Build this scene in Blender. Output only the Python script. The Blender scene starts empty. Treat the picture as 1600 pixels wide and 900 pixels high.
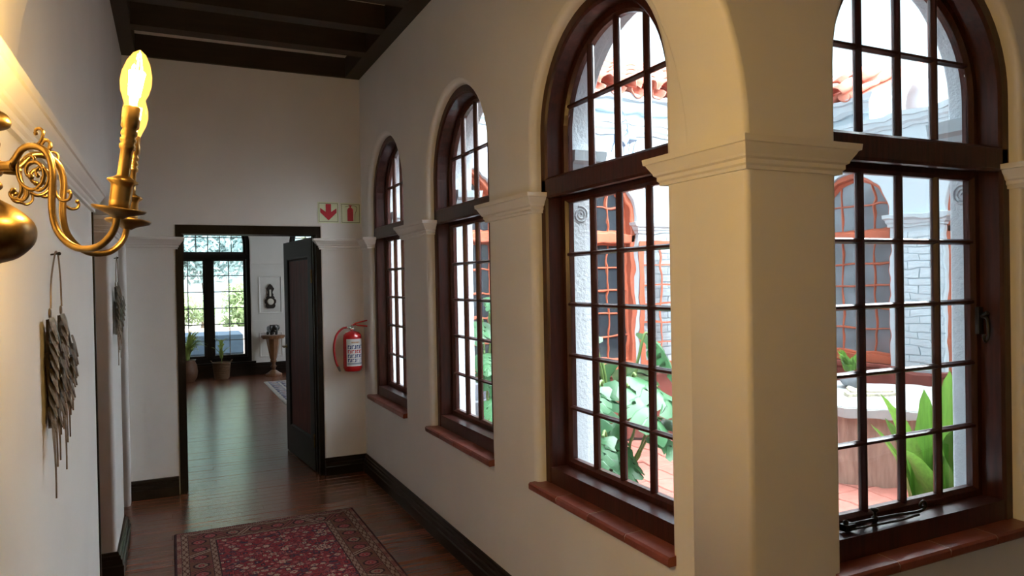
import bpy, math, random
import numpy as np
from mathutils import Vector, Matrix
from mathutils.geometry import tessellate_polygon

random.seed(11)
rng = np.random.default_rng(5)
SC = bpy.context.scene
COL = SC.collection
PI = math.pi

# ------------------------------------------------------------------ camera
CAM_YAW, CAM_PITCH, CAM_ROLL = math.radians(25.514), math.radians(-0.518), math.radians(-1.054)
cy, sy, cp, sp, cr, sr = (math.cos(CAM_YAW), math.sin(CAM_YAW), math.cos(CAM_PITCH), math.sin(CAM_PITCH),
                          math.cos(CAM_ROLL), math.sin(CAM_ROLL))
F_ = Vector((sy * cp, cy * cp, sp)); R_ = Vector((cy, -sy, 0)); U_ = R_.cross(F_)
R2 = cr * R_ + sr * U_; U2 = -sr * R_ + cr * U_
cam = bpy.data.cameras.new('camera'); cam_o = bpy.data.objects.new('camera', cam); COL.objects.link(cam_o)
cam.sensor_width = 36.0; cam.lens = 1117.8 / 1600 * 36.0; cam.clip_start = 0.02
m = Matrix((R2, U2, -F_)).transposed().to_4x4(); m.translation = Vector((0, 0, 1.56))
cam_o.matrix_world = m
SC.camera = cam_o

# ------------------------------------------------------------------ sky, sun, exposure
SKY_STRENGTH = 1.0
SUN_STRENGTH = 19.0
EXPOSURE = 1.3
BULB_STRENGTH = 1000.0
w = bpy.data.worlds.new('sky'); SC.world = w; w.use_nodes = True
nt = w.node_tree; nt.nodes.clear()
o = nt.nodes.new('ShaderNodeOutputWorld'); bg = nt.nodes.new('ShaderNodeBackground')
tc = nt.nodes.new('ShaderNodeTexCoord'); sep = nt.nodes.new('ShaderNodeSeparateXYZ')
ra = nt.nodes.new('ShaderNodeValToRGB')
ra.color_ramp.elements[0].position = 0.0; ra.color_ramp.elements[0].color = (0.62, 0.86, 0.94, 1)
ra.color_ramp.elements[1].position = 0.9; ra.color_ramp.elements[1].color = (0.50, 0.76, 0.92, 1)
nz = nt.nodes.new('ShaderNodeTexNoise'); nz.inputs['Scale'].default_value = 2.3; nz.inputs['Detail'].default_value = 6
rc = nt.nodes.new('ShaderNodeValToRGB')
rc.color_ramp.elements[0].position = 0.42; rc.color_ramp.elements[1].position = 0.66
mx = nt.nodes.new('ShaderNodeMix'); mx.data_type = 'RGBA'; mx.inputs[7].default_value = (0.84, 0.95, 0.98, 1)
nt.links.new(tc.outputs['Generated'], sep.inputs[0]); nt.links.new(sep.outputs['Z'], ra.inputs[0])
nt.links.new(tc.outputs['Generated'], nz.inputs['Vector']); nt.links.new(nz.outputs['Fac'], rc.inputs[0])
nt.links.new(rc.outputs['Color'], mx.inputs[0]); nt.links.new(ra.outputs['Color'], mx.inputs[6])
nt.links.new(mx.outputs[2], bg.inputs['Color']); bg.inputs['Strength'].default_value = SKY_STRENGTH
nt.links.new(bg.outputs[0], o.inputs[0])

sun = bpy.data.lights.new('sun', 'SUN'); sun.energy = SUN_STRENGTH; sun.angle = math.radians(120); sun.color = (0.89, 0.96, 1.0)
sun_o = bpy.data.objects.new('sun', sun); COL.objects.link(sun_o); sun_o.location = (12, -8, 12)
sun_o.rotation_euler = Vector((-0.62, 0.42, -0.56)).to_track_quat('-Z', 'Y').to_euler()

SC.view_settings.view_transform = 'Standard'; SC.view_settings.look = 'None'
SC.view_settings.gamma = 1.0; SC.view_settings.exposure = EXPOSURE; SC.view_settings.use_curve_mapping = False
SC.cycles.max_bounces = 16; SC.cycles.diffuse_bounces = 8; SC.cycles.transmission_bounces = 12
SC.cycles.glossy_bounces = 6; SC.cycles.transparent_max_bounces = 24
SC.cycles.sample_clamp_indirect = 8.0

# ------------------------------------------------------------------ materials
MATS = {}

def mat(name, col, rough=0.6, metal=0.0, var=0.0, vscale=6.0, stretch=(1, 1, 1), bump=0.0, bscale=60.0, bstretch=None,
        rnd=0.0, col2=None, coat=0.0, spec=0.5, attr=None, detail=5.0, trans=0.0):
    if name in MATS: return MATS[name]
    m = bpy.data.materials.new(name); m.use_nodes = True; MATS[name] = m
    nt = m.node_tree; p = nt.nodes['Principled BSDF']
    p.inputs['Base Color'].default_value = (*col, 1); p.inputs['Roughness'].default_value = rough
    p.inputs['Metallic'].default_value = metal; p.inputs['Specular IOR Level'].default_value = spec
    p.inputs['Coat Weight'].default_value = coat; p.inputs['Coat Roughness'].default_value = 0.15
    tc = nt.nodes.new('ShaderNodeTexCoord')
    last = None
    if attr:
        a = nt.nodes.new('ShaderNodeAttribute'); a.attribute_name = attr; last = a.outputs['Color']
    if var > 0 or col2:
        mp = nt.nodes.new('ShaderNodeMapping'); mp.inputs['Scale'].default_value = stretch
        nz = nt.nodes.new('ShaderNodeTexNoise'); nz.inputs['Scale'].default_value = vscale; nz.inputs['Detail'].default_value = detail
        nt.links.new(tc.outputs['Object'], mp.inputs[0]); nt.links.new(mp.outputs[0], nz.inputs['Vector'])
        mr = nt.nodes.new('ShaderNodeMapRange'); mr.inputs[1].default_value = 0.3; mr.inputs[2].default_value = 0.7
        nt.links.new(nz.outputs['Fac'], mr.inputs[0])
        mx = nt.nodes.new('ShaderNodeMix'); mx.data_type = 'RGBA'
        c2 = col2 if col2 else tuple(max(0, c * (1 - var)) for c in col)
        if last is None: mx.inputs[6].default_value = (*col, 1)
        else: nt.links.new(last, mx.inputs[6])
        mx.inputs[7].default_value = (*c2, 1)
        if attr: 
            sc_ = nt.nodes.new('ShaderNodeMath'); sc_.operation = 'MULTIPLY'; sc_.inputs[1].default_value = var
            nt.links.new(mr.outputs[0], sc_.inputs[0]); nt.links.new(sc_.outputs[0], mx.inputs[0])
        else: nt.links.new(mr.outputs[0], mx.inputs[0])
        last = mx.outputs[2]
    if rnd > 0:
        oi = nt.nodes.new('ShaderNodeObjectInfo'); hs = nt.nodes.new('ShaderNodeHueSaturation')
        mr2 = nt.nodes.new('ShaderNodeMapRange'); mr2.inputs[3].default_value = 1 - rnd; mr2.inputs[4].default_value = 1 + rnd
        nt.links.new(oi.outputs['Random'], mr2.inputs[0]); nt.links.new(mr2.outputs[0], hs.inputs['Value'])
        if last is None: hs.inputs['Color'].default_value = (*col, 1)
        else: nt.links.new(last, hs.inputs['Color'])
        last = hs.outputs[0]
    if last is not None: nt.links.new(last, p.inputs['Base Color'])
    if bump > 0:
        mp = nt.nodes.new('ShaderNodeMapping'); mp.inputs['Scale'].default_value = bstretch or stretch
        nz = nt.nodes.new('ShaderNodeTexNoise'); nz.inputs['Scale'].default_value = bscale; nz.inputs['Detail'].default_value = 4
        nt.links.new(tc.outputs['Object'], mp.inputs[0]); nt.links.new(mp.outputs[0], nz.inputs['Vector'])
        b = nt.nodes.new('ShaderNodeBump'); b.inputs['Strength'].default_value = bump; b.inputs['Distance'].default_value = 0.01
        nt.links.new(nz.outputs['Fac'], b.inputs['Height']); nt.links.new(b.outputs[0], p.inputs['Normal'])
    if trans > 0:
        out = nt.nodes['Material Output']; tr = nt.nodes.new('ShaderNodeBsdfTranslucent'); ms = nt.nodes.new('ShaderNodeMixShader')
        if last is not None: nt.links.new(last, tr.inputs['Color'])
        else: tr.inputs['Color'].default_value = (*col, 1)
        ms.inputs[0].default_value = trans
        nt.links.new(p.outputs[0], ms.inputs[1]); nt.links.new(tr.outputs[0], ms.inputs[2]); nt.links.new(ms.outputs[0], out.inputs[0])
    return m

def glass_mat(name, wavy=0.0, scale=9.0):
    m = bpy.data.materials.new(name); m.use_nodes = True; nt = m.node_tree; nt.nodes.clear()
    o = nt.nodes.new('ShaderNodeOutputMaterial'); g = nt.nodes.new('ShaderNodeBsdfGlass')
    g.inputs['Roughness'].default_value = 0.0; g.inputs['IOR'].default_value = 1.45; g.inputs['Color'].default_value = (1, 1, 1, 1)
    if wavy > 0:
        tc = nt.nodes.new('ShaderNodeTexCoord'); mp = nt.nodes.new('ShaderNodeMapping')
        mp.inputs['Scale'].default_value = (1.0, 90.0, 1.6)
        nz = nt.nodes.new('ShaderNodeTexNoise'); nz.inputs['Scale'].default_value = scale; nz.inputs['Detail'].default_value = 1.0
        b = nt.nodes.new('ShaderNodeBump'); b.inputs['Strength'].default_value = 1.0; b.inputs['Distance'].default_value = wavy
        nt.links.new(tc.outputs['Object'], mp.inputs[0]); nt.links.new(mp.outputs[0], nz.inputs['Vector'])
        nt.links.new(nz.outputs['Fac'], b.inputs['Height']); nt.links.new(b.outputs[0], g.inputs['Normal'])
    nt.links.new(g.outputs[0], o.inputs[0]); return m

def emit_mat(name, col, strength):
    m = bpy.data.materials.new(name); m.use_nodes = True; nt = m.node_tree; nt.nodes.clear()
    o = nt.nodes.new('ShaderNodeOutputMaterial'); e = nt.nodes.new('ShaderNodeEmission')
    e.inputs[0].default_value = (*col, 1); e.inputs[1].default_value = strength
    nt.links.new(e.outputs[0], o.inputs[0]); return m

PLASTER = mat('cream_plaster', (0.80, 0.795, 0.775), 0.75, var=0.06, vscale=2.2, bump=0.12, bscale=9.0)
CEILP = mat('ceiling_plaster', (0.72, 0.66, 0.58), 0.8, var=0.05)
MAHOG = mat('mahogany', (0.068, 0.017, 0.012), 0.33, spec=0.4, var=0.6, vscale=5, stretch=(14, 14, 1.2), bump=0.06, bscale=30, coat=0.06)
DARKW = mat('black_stained_wood', (0.013, 0.009, 0.008), 0.42, spec=0.2, var=0.5, vscale=4, stretch=(10, 10, 1.0), bump=0.05, bscale=30)
BASEW = mat('baseboard_wood', (0.020, 0.012, 0.009), 0.36, spec=0.25, var=0.4, vscale=4, stretch=(2, 2, 8), bump=0.04, bscale=25)
BEAMW = mat('beam_wood', (0.030, 0.014, 0.008), 0.55, var=0.5, vscale=3, stretch=(1.2, 10, 10), bump=0.08, bscale=25)
DOORP = mat('door_panel_wood', (0.15, 0.022, 0.014), 0.42, spec=0.15, var=0.6, vscale=4, stretch=(9, 9, 0.8), bump=0.05, bscale=25)
SILLT = mat('quarry_tile', (0.27, 0.075, 0.055), 0.33, var=0.35, vscale=14, bump=0.12, bscale=40, rnd=0.15)
GROUT = mat('pale_grout', (0.5, 0.42, 0.38), 0.8)
FLOORW = mat('floor_wood', (0.22, 0.072, 0.034), 0.26, spec=1.0, var=0.45, vscale=3, stretch=(1.0, 14, 14), bump=0.08, bscale=5, bstretch=(1.2, 26, 26), rnd=0.22, coat=0.1)
GLASSW = glass_mat('old_wavy_glass', 0.00048, 7.0)
GLASSF = glass_mat('clear_glass', 0.0)
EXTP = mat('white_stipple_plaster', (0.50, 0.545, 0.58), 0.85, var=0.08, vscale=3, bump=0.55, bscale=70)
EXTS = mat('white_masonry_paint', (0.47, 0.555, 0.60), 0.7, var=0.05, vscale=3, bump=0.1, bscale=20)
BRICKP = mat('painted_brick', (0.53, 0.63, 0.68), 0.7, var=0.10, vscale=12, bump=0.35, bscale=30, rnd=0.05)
REDP = mat('red_oxide_paint', (0.50, 0.13, 0.065), 0.45, var=0.25, vscale=8, bump=0.05)
REDPL = mat('red_plinth_paint', (0.23, 0.062, 0.045), 0.6, var=0.25, vscale=5, bump=0.1)
TILER = mat('terracotta_roof_tile', (0.62, 0.22, 0.15), 0.75, var=0.35, vscale=9, bump=0.2, bscale=30, rnd=0.14)
PAVER = mat('red_paving', (0.44, 0.16, 0.12), 0.65, var=0.3, vscale=9, bump=0.2, bscale=30, rnd=0.12)
MORTAR = mat('dark_mortar', (0.25, 0.14, 0.11), 0.9)
DPANE = mat('dark_window_pane', (0.035, 0.045, 0.055), 0.06, var=0.4, vscale=3)
GPANE = mat('sky_tinted_window_pane', (0.20, 0.24, 0.27), 0.08, var=0.45, vscale=4, spec=0.8)  # opaque pane, the sky's reflection is put into its grey-blue base colour
BRASS = mat('aged_brass', (0.25, 0.165, 0.068), 0.34, metal=1.0, var=0.5, vscale=40, bump=0.03, bscale=60)
TRAV = mat('travertine', (0.46, 0.34, 0.27), 0.6, var=0.3, vscale=5, stretch=(6, 6, 0.8), bump=0.3, bscale=18, bstretch=(6, 6, 1), col2=(0.30, 0.20, 0.155))
WSTONE = mat('pale_stone', (0.46, 0.48, 0.47), 0.7, var=0.15, vscale=6, bump=0.2, bscale=30)
BLACKM = mat('black_iron', (0.03, 0.028, 0.026), 0.4, metal=0.7)
PEWTER = mat('bronzed_metal', (0.30, 0.235, 0.165), 0.36, metal=0.85, var=0.5, vscale=30, bump=0.25, bscale=90)
RED = mat('extinguisher_red', (0.55, 0.015, 0.02), 0.22, coat=0.5)
CHROME = mat('chrome', (0.7, 0.7, 0.68), 0.2, metal=1.0)
STEM = mat('plant_stem', (0.16, 0.26, 0.07), 0.5)
LEAFG = mat('bright_green_leaf', (0.15, 0.33, 0.05), 0.35, var=0.35, vscale=4, stretch=(18, 18, 1.5), rnd=0.3, trans=0.5)
LEAFM = mat('monstera_leaf', (0.08, 0.24, 0.10), 0.36, var=0.3, vscale=10, rnd=0.3, trans=0.25, spec=0.5)
LEAFT = mat('tree_leaf', (0.36, 0.52, 0.32), 0.5, var=0.5, vscale=1.2, trans=0.4)  # green lightened to carry the haze over the garden
LEAFY = mat('pale_tree_leaf', (0.50, 0.60, 0.34), 0.5, var=0.5, vscale=1.2, trans=0.4)  # paleness includes garden haze mixed into the leaf colour
LEAFB = mat('hazed_blue_green_leaf', (0.40, 0.54, 0.54), 0.5, var=0.5, vscale=1.2, trans=0.4)  # haze of distance painted in as a paler, bluer leaf colour
BARK = mat('bark', (0.12, 0.08, 0.05), 0.9, bump=0.4, bscale=20)

# ------------------------------------------------------------------ helpers
class MB:
    def __init__(s): s.v = []; s.f = []; s.m = []; s.sm = []
    def add(s, vs, fs, mi=0, smooth=False, M=None):
        b = len(s.v)
        for p in vs:
            p = Vector(p)
            s.v.append(tuple(M @ p) if M else tuple(p))
        for f in fs: s.f.append(tuple(b + i for i in f)); s.m.append(mi); s.sm.append(smooth)
        return s
    def box(s, a, b, mi=0, M=None, bev=0.0):
        x0, y0, z0 = a; x1, y1, z1 = b
        if bev <= 0:
            vs = [(x0,y0,z0),(x1,y0,z0),(x1,y1,z0),(x0,y1,z0),(x0,y0,z1),(x1,y0,z1),(x1,y1,z1),(x0,y1,z1)]
            fs = [(0,3,2,1),(4,5,6,7),(0,1,5,4),(1,2,6,5),(2,3,7,6),(3,0,4,7)]
            return s.add(vs, fs, mi, False, M)
        # bevelled top (z1) edges, frustum style, and straight sides
        k = bev
        vs = [(x0,y0,z0),(x1,y0,z0),(x1,y1,z0),(x0,y1,z0),(x0,y0,z1-k),(x1,y0,z1-k),(x1,y1,z1-k),(x0,y1,z1-k),
              (x0+k,y0+k,z1),(x1-k,y0+k,z1),(x1-k,y1-k,z1),(x0+k,y1-k,z1)]
        fs = [(0,3,2,1),(8,9,10,11)]
        for i in range(4):
            j = (i + 1) % 4; fs += [(i, j, 4 + j, 4 + i), (4 + i, 4 + j, 8 + j, 8 + i)]
        return s.add(vs, fs, mi, False, M)
    def lathe(s, prof, n=24, mi=0, M=None, smooth=True, a0=0.0, a1=2 * PI):
        full = abs(a1 - a0 - 2 * PI) < 1e-6
        k = n if full else n + 1
        vs = []; fs = []
        for r, z in prof:
            for i in range(k):
                a = a0 + (a1 - a0) * i / n; vs.append((r * math.cos(a), r * math.sin(a), z))
        for j in range(len(prof) - 1):
            for i in range(n):
                i2 = (i + 1) % k
                fs.append((j * k + i, j * k + i2, (j + 1) * k + i2, (j + 1) * k + i))
        s.add(vs, fs, mi, smooth, M)
        if full:
            if prof[0][0] > 1e-4: s.add(vs[:k], [tuple(range(k))[::-1]], mi, False, M)
            if prof[-1][0] > 1e-4: s.add(vs[-k:], [tuple(range(k))], mi, False, M)
        return s
    def tube(s, pts, rad, n=8, mi=0, M=None, closed=False):
        P = [Vector(p) for p in pts]; N = len(P)
        rs = rad if isinstance(rad, (list, tuple)) else [rad] * N
        vs = []; fs = []; prev = None
        for i in range(N):
            if closed: t = P[(i + 1) % N] - P[i - 1]
            else: t = P[min(i + 1, N - 1)] - P[max(i - 1, 0)]
            t.normalize()
            if prev is None:
                a = Vector((0, 0, 1)) if abs(t.z) < 0.9 else Vector((1, 0, 0))
                u = t.cross(a).normalized()
            else: u = (prev - t * prev.dot(t)).normalized()
            prev = u; v = t.cross(u)
            for k in range(n):
                a = 2 * PI * k / n; vs.append(P[i] + (u * math.cos(a) + v * math.sin(a)) * rs[i])
        for i in range(N if closed else N - 1):
            for k in range(n):
                k2 = (k + 1) % n; j = (i + 1) % N
                fs.append((i * n + k, i * n + k2, j * n + k2, j * n + k))
        s.add(vs, fs, mi, True, M)
        if not closed:
            s.add(vs[:n], [tuple(range(n))[::-1]], mi, False, M); s.add(vs[-n:], [tuple(range(n))], mi, False, M)
        return s
    def prism(s, poly, y0, y1, mi=0, M=None):          # polygon in local x,z extruded along y
        n = len(poly)
        vs = [(x, y0, z) for x, z in poly] + [(x, y1, z) for x, z in poly]
        s.add(vs, [tuple(range(n)), tuple(range(2 * n - 1, n - 1, -1))] + [(i, i + n, (i + 1) % n + n, (i + 1) % n) for i in range(n)], mi, False, M)
        return s
    def prism_z(s, poly, z0, z1, mi=0, M=None):
        n = len(poly)
        vs = [(x, y, z0) for x, y in poly] + [(x, y, z1) for x, y in poly]
        s.add(vs, [tuple(range(n))[::-1], tuple(range(n, 2 * n))] + [(i, (i + 1) % n, (i + 1) % n + n, i + n) for i in range(n)], mi, False, M)
        return s
    def sphere(s, c, r, n=12, mi=0, M=None):
        rx, ry, rz = r if isinstance(r, (tuple, list)) else (r, r, r)
        k = n // 2; T = Matrix.Translation(c) @ Matrix.Diagonal((rx, ry, rz, 1))
        if M: T = M @ T
        return s.lathe([(max(math.cos(-PI/2 + PI*i/k), 1e-5), math.sin(-PI/2 + PI*i/k)) for i in range(k + 1)], n, mi, T)
    def mesh(s, name, mats):
        me = bpy.data.meshes.new(name); me.from_pydata(s.v, [], s.f)
        for mm in (mats if isinstance(mats, (list, tuple)) else [mats]): me.materials.append(mm)
        me.polygons.foreach_set('material_index', s.m); me.polygons.foreach_set('use_smooth', s.sm)
        me.validate(); me.update(); return me
    def build(s, name, mats, parent=None, loc=None, rot=None):
        return obj(name, s.mesh(name, mats), parent, loc, rot)

def obj(name, me, parent=None, loc=None, rot=None):
    ob = bpy.data.objects.new(name, me); COL.objects.link(ob)
    if parent: ob.parent = parent
    if loc is not None: ob.location = loc
    if rot is not None: ob.rotation_euler = rot
    return ob
def tag(o, label, cat, group=None, kind=None):
    o['label'] = label; o['category'] = cat
    if group: o['group'] = group
    if kind: o['kind'] = kind
    return o
def thing(name, label, cat, loc=(0, 0, 0), rz=0.0, group=None):
    o = bpy.data.objects.new(name, None); COL.objects.link(o); o.empty_display_size = 0.1
    o.location = loc; o.rotation_euler = (0, 0, rz); return tag(o, label, cat, group)
def struct(o, label=None):
    o['kind'] = 'structure'
    if label: o['label'] = label
    return o
def sempty(name, loc=(0, 0, 0), rz=0.0):
    o = bpy.data.objects.new(name, None); COL.objects.link(o); o.location = loc; o.rotation_euler = (0, 0, rz); o['kind'] = 'structure'; return o
def copy_tree(o, parent=None):
    c = o.copy(); COL.objects.link(c); c.parent = parent
    for ch in list(o.children): copy_tree(ch, c)
    return c

def catmull(pts, k=6):
    P = [Vector(p) for p in pts]; P = [2 * P[0] - P[1]] + P + [2 * P[-1] - P[-2]]; out = []
    for i in range(1, len(P) - 2):
        for j in range(k):
            t = j / k; a, b, c, d = P[i-1], P[i], P[i+1], P[i+2]
            out.append(0.5 * ((2*b) + (-a + c)*t + (2*a - 5*b + 4*c - d)*t*t + (-a + 3*b - 3*c + d)*t**3))
    out.append(P[-2]); return out

def smooth_profile(pr): return [(max(p.x, 0.0005), p.z) for p in catmull([(r_, 0, z) for r_, z in pr], 4)]

def offset_poly(pts, d, closed=True):                   # shift to the left of travel by d, mitred
    n = len(pts); out = []
    for i in range(n):
        p = pts[i]; a = pts[i-1] if (closed or i > 0) else None; b = pts[(i+1) % n] if (closed or i < n-1) else None
        ns = []
        for q, r in ((a, p), (p, b)):
            if q is None or r is None: continue
            dx, dy = r[0]-q[0], r[1]-q[1]; L = math.hypot(dx, dy)
            if L > 1e-9: ns.append((-dy/L, dx/L))
        if len(ns) == 1: nx, ny = ns[0]; k = 1
        else:
            nx, ny = ns[0][0]+ns[1][0], ns[0][1]+ns[1][1]; L = math.hypot(nx, ny) or 1; nx /= L; ny /= L
            k = 1 / max(0.3, nx*ns[0][0] + ny*ns[0][1])
        out.append((p[0]+nx*d*k, p[1]+ny*d*k))
    return out

def arch_pts(hw, zb, zs, r=None, n=28):                  # open path: up the right, over, down the left -> CCW closed polygon
    r = r or hw
    return [(hw, zb)] + [(r*math.cos(PI*i/n), zs + r*math.sin(PI*i/n)) for i in range(n+1)] + [(-hw, zb)]

def plate(mb, outer, holes, T, b=0.02, M=None, steps=4, bb=None):
    """wall slab in local x,z with depth along +y; outer CCW, holes given CCW; edges rounded by b on the near face"""
    loops = [list(outer)] + [list(h)[::-1] for h in holes]
    bb = b if bb is None else bb
    rings = [(b*(1-math.sin(a)), b*(1-math.cos(a))) for a in [PI/2*i/steps for i in range(steps+1)]] if b > 0 else [(0, 0)]
    back = [(bb*(1-math.sin(a)), T-bb*(1-math.cos(a))) for a in [PI/2*i/steps for i in range(steps, -1, -1)]] if bb > 0 else [(0, T)]
    # inset at depth 0 is b
    prof = [(b*(1-math.sin(a)), b*(1-math.cos(a))) for a in [PI/2*i/steps for i in range(steps+1)]] if b > 0 else [(0, 0)]
    prof = [(b - b*math.sin(PI/2*i/steps), b*(1-math.cos(PI/2*i/steps))) for i in range(steps+1)] if b > 0 else [(0, 0)]
    profb = [(bb - bb*math.cos(PI/2*i/steps), T - bb*(1-math.sin(PI/2*i/steps))) for i in range(steps+1)] if bb > 0 else [(0, T)]
    P = prof + profb
    caps = {0: [], len(P)-1: []}
    for L in loops:
        n = len(L); vs = []
        for k, (ins, d) in enumerate(P):
            q = offset_poly(L, ins) if ins > 1e-6 else L
            vs += [(x, d, z) for x, z in q]
            if k in caps: caps[k].append([Vector((x, z, 0)) for x, z in q])
        fs = []
        for k in range(len(P)-1):
            for i in range(n):
                j = (i+1) % n; fs.append((k*n+i, (k+1)*n+i, (k+1)*n+j, k*n+j))
        mb.add(vs, fs, 0, True, M)
    for k, d in ((0, 0.0), (len(P)-1, T)):
        ls = caps[k]; tris = tessellate_polygon(ls); flat = [p for l in ls for p in l]
        vs = [(p.x, d, p.y) for p in flat]; fs = []
        for t in tris:
            a, b2, c = (flat[i] for i in t)
            ar = (b2-a).cross(c-a).z
            t = tuple(t)
            if abs(ar) < 1e-12: continue
            if (ar > 0) != (k == 0): t = t[::-1]
            fs.append(t)
        mb.add(vs, fs, 0, False, M)
    return mb

def sweep(mb, path, prof, mi=0, M=None, closed=False, caps=True, smooth=False):
    """profile [(out, z)] swept along plan path (x,y); out = to the right of travel"""
    n = len(path); k = len(prof); vs = []
    for o_, z in prof:
        vs += [(x, y, z) for x, y in offset_poly(path, -o_, closed)]
    fs = []
    for a in range(k):
        b = (a+1) % k
        for i in range(n if closed else n-1):
            j = (i+1) % n; fs.append((a*n+i, a*n+j, b*n+j, b*n+i))
    mb.add(vs, fs, mi, smooth, M)
    if caps and not closed:
        mb.add(vs, [tuple(a*n for a in range(k)), tuple(a*n+n-1 for a in range(k))[::-1]], mi, False, M)
    return mb

def ring(mb, outline, prof, mi=0, M=None, closed=True, smooth=False):
    """profile [(inset, depth)] swept round an outline in local x,z (CCW, inset to the left)"""
    n = len(outline); k = len(prof); vs = []
    for ins, d in prof: vs += [(x, d, z) for x, z in offset_poly(outline, ins, closed)]
    fs = []
    for a in range(k):
        b = (a+1) % k
        for i in range(n if closed else n-1):
            j = (i+1) % n; fs.append((a*n+i, a*n+j, b*n+j, b*n+i))
    mb.add(vs, fs, mi, smooth, M)
    if not closed: mb.add(vs, [tuple(a*n for a in range(k)), tuple(a*n+n-1 for a in range(k))[::-1]], mi, False, M)
    return mb

ROTX = Matrix.Rotation(-PI/2, 4, 'Z')     # local x -> -Y, local y (depth) -> +X
def wallX(x0, y0=0): return Matrix.Translation((x0, y0, 0)) @ ROTX

# ------------------------------------------------------------------ main dimensions
RW, NW, LW, EW = 1.458, 1.522, -0.29, 5.955       # corridor right wall, gallery wall, left wall, end wall
HW, ZB, ZS = 0.47, 0.66, 2.20                       # window half width, sill top, springing
WC = [5.265, 3.795, 2.357]                          # window centres on right wall (Y)
SCX = [2.285, 3.775, 5.265]                         # window centres on gallery wall (X)
NY, EX = 5.90, 6.40                                 # courtyard north and east wall faces
CZ = 3.43                                           # plaster ceiling
IMP = [(0.0, 1.862), (0.012, 1.862), (0.012, 1.872), (0.018, 1.878), (0.018, 1.890), (0.026, 1.895), (0.028, 1.902), (0.040, 1.922), (0.044, 1.930), (0.050, 1.932), (0.052, 1.950), (0.0, 1.956)]
BASE = [(0.0, 0.0), (0.034, 0.0), (0.034, 0.068), (0.028, 0.074), (0.026, 0.098), (0.018, 0.104), (0.018, 0.120), (0.010, 0.126), (0.008, 0.138), (0.0, 0.14)]

# ------------------------------------------------------------------ walls
def win_hole(c, sgn=1): return [(c + sgn*x, z) for x, z in arch_pts(HW, ZB-0.03, ZS)]
# right wall: local x runs along -Y from Y=6.155
mb = MB(); Y0 = 6.155
plate(mb, [(0.0, -0.02), (Y0-1.60, -0.02), (Y0-1.60, 3.6), (0.0, 3.6)], [win_hole(Y0-c) for c in WC], 0.30, 0.03, wallX(RW, Y0))
wall_right = struct(mb.build('wall_right', PLASTER), 'cream plaster corridor wall with three arched window openings')
# gallery wall with transverse arch on its left
mb = MB()
arc = [(0.589 + 0.869*math.cos(PI*(1-i/32)), 1.957 + 0.869*math.sin(PI*(1-i/32))) for i in range(33)]
outer = [(6.7, -0.02), (6.7, 3.6), (-0.6, 3.6), (-0.6, 1.957)] + arc + [(RW-0.0006, -0.02)]
plate(mb, outer, [win_hole(c) for c in SCX], 0.262, 0.016, Matrix.Translation((0, NW, 0)))
wall_gallery = struct(mb.build('wall_gallery', PLASTER), 'cream plaster pier and wall holding the nearest arched window')
# end wall with door
mb = MB()
plate(mb, [(-1.3, -0.02), (0.040, -0.02), (0.040, 2.035), (1.115, 2.035), (1.115, -0.02), (RW+0.02, -0.02), (RW+0.02, 3.6), (-1.3, 3.6)][::1], [], 0.20, 0.012, Matrix.Translation((0, EW, 0)))
wall_end = struct(mb.build('wall_end', PLASTER), 'plaster end wall around the open door')
# left wall: faces +X ; local x along +Y, depth towards -X
ML = Matrix.Translation((LW, 0, 0)) @ Matrix.Rotation(PI/2, 4, 'Z')
mb = MB()
plate(mb, [(-0.9, -0.02), (3.45, -0.02), (3.45, 2.05), (4.41, 2.05), (4.41, -0.02), (5.10, -0.02), (5.10, 2.05), (5.80, 2.05), (5.80, -0.02), (6.0, -0.02), (6.0, 3.6), (-0.9, 3.6)], [], 0.34, 0.022, ML)
wall_left = struct(mb.build('wall_left', PLASTER), 'cream plaster wall carrying the brass sconce')
mb = MB(); mb.box((-1.3, 3.2, -0.02), (-1.2, 6.1, 3.6)).box((-1.25, 3.2, -0.02), (-0.6, 3.3, 3.6)).box((-1.25, 4.55, -0.02), (-0.6, 4.95, 3.6))
struct(mb.build('wall_passage', PLASTER))
mb = MB(); mb.box((-0.7, -1.0, -0.02), (6.7, -0.9, 3.6)); struct(mb.build('wall_back', PLASTER))
mb = MB(); mb.box((6.45, -1.0, -0.02), (6.6, NW+0.01, 3.6)); struct(mb.build('wall_gallery_end', PLASTER))
# ceilings
mb = MB(); mb.box((-0.75, -1.05, CZ), (RW+0.31, 6.18, CZ+0.2)).box((RW+0.30, -1.05, CZ), (6.75, NW+0.262, CZ+0.2)).box((-1.35, 3.15, CZ+0.01), (-0.7, 6.15, CZ+0.19))
ceiling = struct(mb.build('ceiling', CEILP), 'plaster ceiling between dark joists')
bmesh_beam = MB().box((-0.20, 0, 3.272), (1.345, 0.12, CZ+0.005)).mesh('ceiling_beam', BEAMW)
yb = 5.24
while yb > 1.9:
    obj('ceiling_beam', bmesh_beam, ceiling, (0, yb, 0)); yb -= 0.53
MB().box((1.338, 1.79, 3.270), (RW+0.001, 5.93, CZ+0.005)).build('wall_plate_beam', BEAMW, ceiling)
MB().box((LW-0.001, 1.79, 3.270), (-0.20, 5.93, CZ+0.005)).build('wall_plate_beam', BEAMW, ceiling)
MB().box((LW, 5.925, 3.270), (RW, EW+0.002, CZ+0.005)).build('fascia_board', BEAMW, ceiling)

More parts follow.
